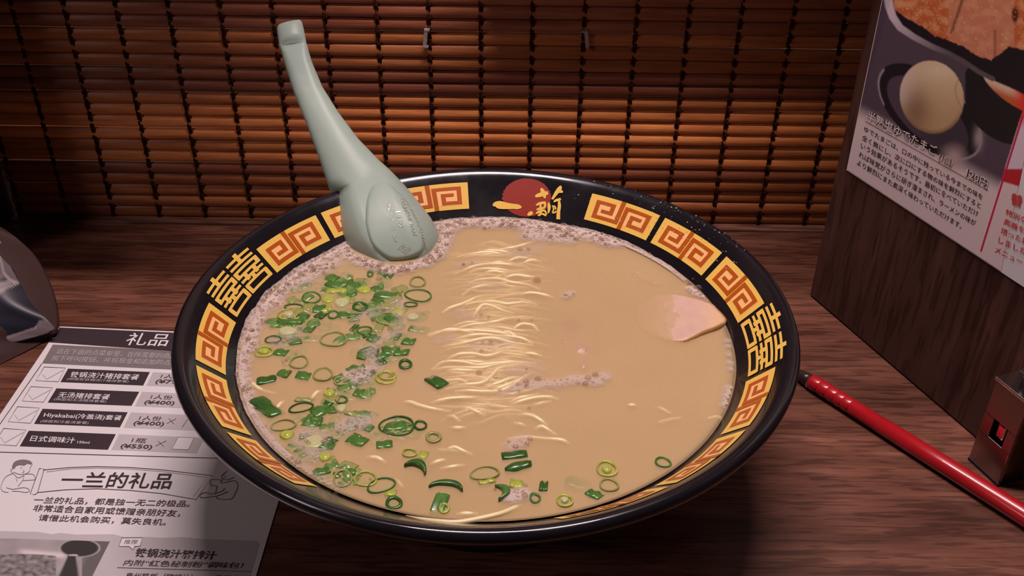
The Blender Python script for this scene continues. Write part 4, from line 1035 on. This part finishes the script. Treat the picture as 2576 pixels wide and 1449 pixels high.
# poster sheet: lower left corner and lower edge as seen
pc = pb(2130, 428, .003); pr = pb(2541, 699, .003); pt = pb(2219, 0, .003)
ex = (pr - pc).normalized(); ey = (pt - pc).normalized()
po_ = [pc, pc + ex*1.10, pc + ex*1.10 + ey*1.6, pc + ey*1.6]
v = [p + BN*k for k in (-.0025, .001) for p in po_]
ps = mk('poster_sheet', v, [(3,2,1,0),(4,5,6,7),(0,1,5,4),(1,2,6,5),(2,3,7,6),(3,0,4,7)], M['paper'], bd, label='glossy printed food poster')
def zp(x, y): return (2150 + x/4.026, y/4.026)     # zoom coordinates over the photo part
MAG = lambda y: 2570 - (y-300)*.309
def poster_col(x, y):
    X, Y = (x-2150)*4.026, y*4.026
    n1 = noise.noise(Vector((X*.012, Y*.012, 0))); n2 = noise.noise(Vector((X*.05, Y*.05, 3)))
    c = (.085, .058, .085); wht = (.72, .60, .60)
    # white fade below
    edge = 1075 + (X - 30)*.53
    c = mixc(c, wht, smoothstep(-70, 150, Y - edge))
    # side plate of egg
    def el(cx, cy, a, b, th):
        dx, dy = X-cx, Y-cy; u = dx*math.cos(th) + dy*math.sin(th); w = -dx*math.sin(th) + dy*math.cos(th); return (u/a)**2 + (w/b)**2
    e = el(760, 1130, 640, 330, .72)
    if e < 1: c = (.012,.010,.016)
    e2 = el(740, 1160, 520, 235, .75)
    if e2 < 1: c = mixc((.075,.055,.08), (.05,.038,.055), smoothstep(400, 900, X))
    if .93 < e < 1 and (X < 300 or X > 1000): c = mixc(c, (.5,.45,.5), .6)
    hl = math.exp(-(((X-1255)/45)**2 + ((Y-1400)/110)**2)); c = mixc(c, (.35,.28,.3), hl)
    salt = math.exp(-(((X-1000)/110)**2 + ((Y-1600)/110)**2)); c = mixc(c, (.45,.33,.33), min(1, salt*1.1)*smoothstep(0, .2, salt))
    # second bowl on the right with soup egg
    e = el(1560, 1000, 520, 420, .75)
    if e < 1 and X > 1120: c = (.012,.010,.014)
    e3 = el(1620, 900, 400, 150, .62)
    if e3 < 1 and Y > 770 + (X-1300)*.43:
        d = Y - (770 + (X-1300)*.43); c = mixc((.72,.50,.36), (.52,.13,.035), smoothstep(20, 120, d)); c = mixc(c, (.75,.04,.03), smoothstep(1550, 1720, X))
    # egg
    e = el(782, 985, 372, 322, 1.35)
    if e < 1:
        c = mixc((.66,.50,.32), (.50,.33,.17), smoothstep(700, 1250, Y)); c = mixc(c, (.72,.57,.48), smoothstep(700, 470, X)*smoothstep(1250, 900, Y))
        sh = math.exp(-(((X-620)/150)**2 + ((Y-1120)/230)**2)); c = mixc(c, (.24,.14,.08), sh*.85)
        c = mixc(c, (.25,.15,.09), smoothstep(.72, 1, e)*smoothstep(1000, 1300, Y)); c = mixc(c, (.82,.68,.48), .5*math.exp(-(((X-860)/160)**2 + ((Y-720)/80)**2)))
        if X > 960 and abs(X - (1060 + 40*math.sin(Y*.012)))<8: c = mixc(c, (.35,.22,.15), .6)
        c = tuple(k*(1 + .06*n2) for k in c)
    # meat dish along the top
    def topline(off): return off + X*.45
    yb = 700 if X > 1400 else 230 + X*.32
    if Y < 250 and X < 330: c = mixc(c, (.012,.008,.014), smoothstep(300, 240, X + Y*.2))
    PB = [(335,-60),(350,60),(385,170),(460,280),(600,375),(780,470),(950,540),(1100,620),(1260,730),(1400,800)]
    dmin, tt = 1e9, 0
    for k, (p_, q_) in enumerate(zip(PB, PB[1:])):
        dx, dy = q_[0]-p_[0], q_[1]-p_[1]; t_ = max(0, min(1, ((X-p_[0])*dx + (Y-p_[1])*dy)/(dx*dx+dy*dy)))
        d = math.hypot(X-p_[0]-dx*t_, Y-p_[1]-dy*t_); sd = dx*(Y-p_[1]) - dy*(X-p_[0])
        if d < dmin: dmin, tt, sg = d, k + t_, sd
    if sg < 0 and dmin > 20: c = (.012,.008,.014)
    wd_ = lerp(48, 26, min(1, tt/6)); br_ = lerp(.62, .10, smoothstep(1.5, 6.5, tt))
    c = mixc(c, (br_, br_*.84, br_*.95), 1 - smoothstep(wd_*.75, wd_*1.1, dmin))
    meat = [(395,0),(400,90),(520,180),(690,270),(800,360),(930,400),(1100,470),(1250,570),(1380,605),(1480,540),(1560,470),(1640,490),(1800,540)]
    ym = 0
    for a, b in zip(meat, meat[1:]):
        if a[0] <= X <= b[0]: ym = lerp(a[1], b[1], (X-a[0])/max(1, b[0]-a[0]))
    if X > 395 and Y < ym + 12*n2:
        c = mixc((.50,.12,.035), (.66,.28,.13), smoothstep(-.3, .5, n1 + .5*n2)); 
        if 950 < X < 1620: c = mixc(c, (.60,.27,.17), .55)
        cr = abs(X - (1090 - Y*.33)); c = mixc(c, (.10,.02,.01), .8*math.exp(-(cr/18)**2)*(Y < 340))
        cr = abs(X - 1420); c = mixc(c, (.15,.04,.02), .6*math.exp(-(cr/14)**2)*(Y > 300))
        cr = math.hypot((X-1625)/40, (Y-150)/90); c = mixc((.10,.02,.01), c, smoothstep(.6, 1.1, cr))
        c = mixc(c, (.85,.55,.35), .7*smoothstep(.42, .7, n2))
    # red side panel right of the magenta line
    mg = MAG(y)
    if x > mg - 4 and y > 255:
        c = (.70,.58,.66) if y < 425 else ((.50,.02,.03) if y < 450 + (x-2500)*.3 else (.74,.60,.60))
        if y < 330: c = mixc((.75,.06,.05), c, smoothstep(285, 330, y))
    return tuple(max(0, k) for k in c)
def in_poster(x, y):
    p = pb(x, y, .003) - pc; s = p.dot(ex) ; t_ = p.dot(Vector((0, 0, 1)))
    ln = 428 + (x-2130)*(699-428)/(2541-2130)
    return y < ln - 3 and x > 2219 - y*(2219-2130)/428 + 1
vs, cs, fs = [], [], []; NX, NY = 190, 270
for j in range(NY+1):
    for i in range(NX+1):
        u, w_ = i/NX, j/NY
        x = 2160 + u*480; 
        for _ in range(4):
            yb = 428 + (x-2130)*(699-428)/(2541-2130) - 2; y = -60 + (yb + 60)*w_; x = (2219 - y*(2219-2130)/428 + 1) + u*440
        vs.append(pb(x, y, .0055)); S_ = [poster_col(x + a, y + b) for a, b in ((-1.1, -.4), (.4, -1.1), (1.1, .4), (-.4, 1.1))]; cs.append(tuple(sum(q[k] for q in S_)/4 for k in range(3)))
fs = [(j*(NX+1)+i, (j+1)*(NX+1)+i, (j+1)*(NX+1)+i+1, j*(NX+1)+i+1) for j in range(NY) for i in range(NX)]
mk('poster_photo', vs, fs, M['print'], bd, cols=cs)
mk('divider_line', *stroke([(MAG(290), 290), (MAG(400), 400), (MAG(520), 520), (MAG(632), 632)], 4.5, lambda x, y, o: pb(x, y, .0062), 0), M['pink_ink'], bd)
def zq(x, y, off): return pb(2100 + x/3.149, 240 + y/3.149, .0065 + off)
TP = lambda s, BL, BR, TL, m_, b=0, off=0: text(s, BL, BR, TL, zq, M[m_], bd, off, b)
M['p_ink'] = mat('poster ink', (.03,.018,.018), .45); M['p_white'] = mat('poster white', (.72,.62,.60), .45)
TP('ゆでたまごは、口の中に残っている今までの味を', (230,283), (1168,832), (236,238), 'p_ink', .008)
TP('全く無にし、次に口にする物の味を鮮烈にすると', (213,352), (1152,900), (222,306), 'p_ink', .008)
TP('いう効果があるそうです。最初に食べていただけ', (203,418), (1132,966), (211,370), 'p_ink', .008)
TP('れば味覚がさらに研ぎ澄まされ、ラーメンの味が', (188,487), (1112,1040), (197,440), 'p_ink', .008)
TP('より鮮烈にまた奥深く味わっていただけます。', (174,550), (1000,1062), (183,504), 'p_ink', .008)
for m_, b, of in (('p_ink', .07, .0), ('p_white', .012, .0015)):
    TP('半熟塩ゆでたまご', (250,192), (800,486), (264,112), m_, b, of)
    TP('(1個)', (815,520), (925,572), (830,452), m_, b*.8, of)
    TP('120円', (1035,640), (1205,742), (1050,572), m_, b, of)
mk('underline', *join(stroke([(243,206),(1215,755)], 4, zq, .0005)), M['p_ink'], bd)
TP('特別な', (1350,945), (1515,1018), (1360,896), 'red_ink', .01); TP('奥義を', (1333,1018), (1498,1092), (1343,970), 'red_ink', .01)
TP('培った最', (1312,1092), (1530,1190), (1322,1042), 'red_ink', .01); TP('しました', (1293,1165), (1510,1268), (1303,1115), 'red_ink', .01)
TP('メニュー', (1265,1240), (1480,1345), (1275,1195), 'red_ink', .01); TP('替', (1392,862), (1485,890), (1400,768), 'red_ink', .03)

# ------------------------------------------------------------------ steel holder at the foot of the board
A0 = on_z(2437, 1150, .012); A1 = on_z(2510, 1217, .012); AD = (A1 - A0).normalized(); AN = Vector((-AD.y, AD.x, 0))
if AN.x < 0: AN = -AN
zt = None
for k in range(400):
    z = .012 + k*.0015; p = A0 + Vector((0, 0, z)); d = p - CP
    py = H/2 - FPX*d.dot(CU)/d.dot(FW)
    if py < 948: zt = z; break
zt = zt or .35; WL = (A1 - A0).length
hd = thing('metal_holder', 'polished metal holder with a square cutout standing at the foot of the board', 'holder', (A0.x, A0.y, 0))
def hb_(s0, s1, n0, n1, z0, z1):
    v, f = box(s0, s1, n0, n1, z0, z1); return [A0 + AD*x + AN*y + Vector((0, 0, z - A0.z)) for x, y, z in v], f
# front plate with a square hole
w0, w1, h0, h1 = WL*.30, WL*.74, zt*.40, zt*.62
parts = [hb_(0, WL, 0, .008, .012, h0), hb_(0, WL, 0, .008, h1, zt), hb_(0, w0, 0, .008, h0, h1), hb_(w1, WL, 0, .008, h0, h1)]
parts += [hb_(WL-.008, WL, .008, .25, .012, zt), hb_(0, .008, .008, .25, .012, zt)]
bevel(mk('holder_body', *join(*parts), M['steel'], hd), .003)
bevel(mk('square_button', *hb_(w0+.012, w1-.012, .012, .03, h0+.012, h1-.008), M['chrome'], hd), .008, 3)
bevel(mk('top_plate', *join(hb_(-.006, WL+.01, -.006, .10, zt, zt+.012), hb_(-.006, .05, .10, .2, zt, zt+.012)), M['chrome'], hd), .003)
sc_ = A0 + AD*(WL*.62) + AN*.055; 
v, f = tube([(sc_.x, sc_.y, zt+.012), (sc_.x, sc_.y, zt+.02), (sc_.x, sc_.y, zt+.024)], [.018, .018, .010], 16)
mk('screw', v, f, M['steel'], hd, smooth=True)
v, f = tube([(sc_.x+.02, sc_.y+.06, zt+.012), (sc_.x+.02, sc_.y+.06, zt+.12)], .016, 12); mk('post', v, f, M['dark'], hd, smooth=True)
bevel(mk('holder_foot', *hb_(-.002, WL+.004, -.002, .25, 0, .014), M['dark'], hd), .003)

# ------------------------------------------------------------------ red pen
q0 = on_z(2040, 962, .026); q1 = on_z(2576, 1301, .029); dv = (q1 - q0); pl_ = dv.length; dv.normalize()
pen = thing('red_pen', 'red round-barrelled pen with grip rings lying on the counter right of the bowl', 'pen', (q0.x, q0.y, 0))
def pt_(s, r): p = q0 + dv*s; return Vector((p.x, p.y, r))
PK = 1.22
st2 = [(0, .0245), (.01, .0255)]
for g in (.045, .085, .125, .16, .195): st2 += [(g-.003, .0262), (g-.001, .0250), (g+.001, .0250), (g+.003, .0262)]
st2 += [(.33, .0265), (.331, .0272), (.60, .028), (pl_+.25, .0295), (pl_+.5, .029), (pl_+.52, .02)]
v, f = tube([pt_(s, r*PK+.0003) for s, r in st2], [r*PK for s, r in st2], 32); mk('barrel', v, f, M['pen_red'], pen, smooth=True)
st3 = [(-.12, .004), (-.10, .010), (-.06, .016), (-.03, .021), (.0, .0215)]
v, f = tube([pt_(s, .0245*PK) for s, r in st3], [r*PK for s, r in st3], 24); mk('tip', v, f, M['pen_dark'], pen, smooth=True)
v, f = tube([pt_(-.004, .0245*PK), pt_(.002, .0245*PK)], .0248*PK, 24); mk('collar', v, f, M['chrome'], pen, smooth=True)

# ------------------------------------------------------------------ curled film packet at the left edge
pk = thing('film_packet', 'curled plastic film packet with dark blue and grey print at the counter left edge', 'packet', (-2.0, .7, 0))
M['film'] = mat('brown film', (.04,.016,.013), .6, spec=.2); M['navy'] = mat('navy print', (.012,.012,.022), .4, spec=.3); M['silver'] = mat('grey print', (.13,.10,.105), .6, spec=.2)
def film(name, right, left, m_, th, push=0, colf=None, bulge=.05, n=40):
    Rr = catmull(right, 8); NR_ = len(Rr); vs, fs, cs = [], [], []
    for side in (0, 1):
        for j, (x, y, z) in enumerate(Rr):
            w = j/(NR_-1); lx, ly, lz = (lerp(left[0][k], left[1][k], w) for k in range(3))
            for i in range(n+1):
                u = i/n; X, Y = lerp(lx, x, u), lerp(ly, y, u); Z = max(.003, lerp(lz, z, u) + bulge*math.sin(math.pi*u)*math.sin(math.pi*w))
                p = on_z(X, Y, Z); p = p + (CP - p).normalized()*(push - side*th)
                vs.append(p)
                if colf: cs.append(colf(X, Y))
    q = n+1
    for j in range(NR_-1):
        for i in range(n):
            a = j*q+i; F = (a, a+1, a+q+1, a+q); fs += [F, tuple(NR_*q + k for k in reversed(F))]
    ed = list(range(q)) + [j*q+n for j in range(1, NR_)] + [(NR_-1)*q+i for i in range(n-1, -1, -1)] + [j*q for j in range(NR_-2, 0, -1)]
    for x, y in zip(ed, ed[1:] + ed[:1]): fs.append((x, NR_*q+x, NR_*q+y, y))
    return mk(name, vs, fs, m_, pk, smooth=True, cols=cs or None)
def inpoly(x, y, P):
    c = False
    for (x0, y0), (x1, y1) in zip(P, P[1:] + P[:1]):
        if (y0 > y) != (y1 > y) and x < (x1-x0)*(y-y0)/(y1-y0) + x0: c = not c
    return c
def packet_col(x, y):
    X, Y = x*3.22, (y-500)*3.22; c = (.010,.010,.020)
    if inpoly(X, Y, [(-400,250),(0,330),(60,500),(158,680),(120,705),(50,735),(0,775),(-400,900)]):
        c = (.13,.10,.11)
        for P in ([(-60,400),(0,470),(30,600),(80,655),(150,685)], [(-50,700),(30,690),(90,665),(150,690)], [(-60,760),(0,745),(60,715),(120,695)]):
            d = min(math.hypot(X-a[0]-(b[0]-a[0])*t/6, Y-a[1]-(b[1]-a[1])*t/6) for a, b in zip(P, P[1:]) for t in range(7)); c = mixc(c, (.34,.29,.28), max(0, 1 - d/17))
        if ((X-10)/45)**2 + ((Y-655)/14)**2 < 1: c = (.03,.025,.03)
    if inpoly(X, Y, [(-300,1230),(0,1130),(290,1035),(310,1000),(385,955),(470,1040),(350,1100),(0,1190),(-300,1280)]):
        c = (.17,.13,.145); P = [(-100,1180),(0,1150),(150,1095),(280,1055),(300,1015),(325,990)]
        d = min(math.hypot(X-a[0]-(b[0]-a[0])*t/6, Y-a[1]-(b[1]-a[1])*t/6) for a, b in zip(P, P[1:]) for t in range(7)); c = mixc(c, (.33,.27,.28), max(0, 1 - d/12))
    if math.hypot((X-335)/16, (Y-912)/12) < 1: c = (.2,.18,.2)
    return c
film('film_edge', [(10,575,.34),(50,605,.29),(88,642,.24),(118,692,.18),(139,745,.12),(149,800,.06),(143,836,.025),(125,852,.006),(60,887,.004),(0,915,.004)], [(-120,520,.42),(-120,960,.004)], M['film'], .004, 0, None, .02)
film('printed_face', [(-6,585,.32),(15,640,.26),(40,690,.21),(50,712,.19),(75,760,.14),(115,800,.09),(138,828,.045),(122,838,.035),(100,845,.03),(50,860,.025),(0,868,.02)], [(-120,540,.40),(-120,900,.02)], M['print'], .004, .03, packet_col, .02, 90)
flush_text()
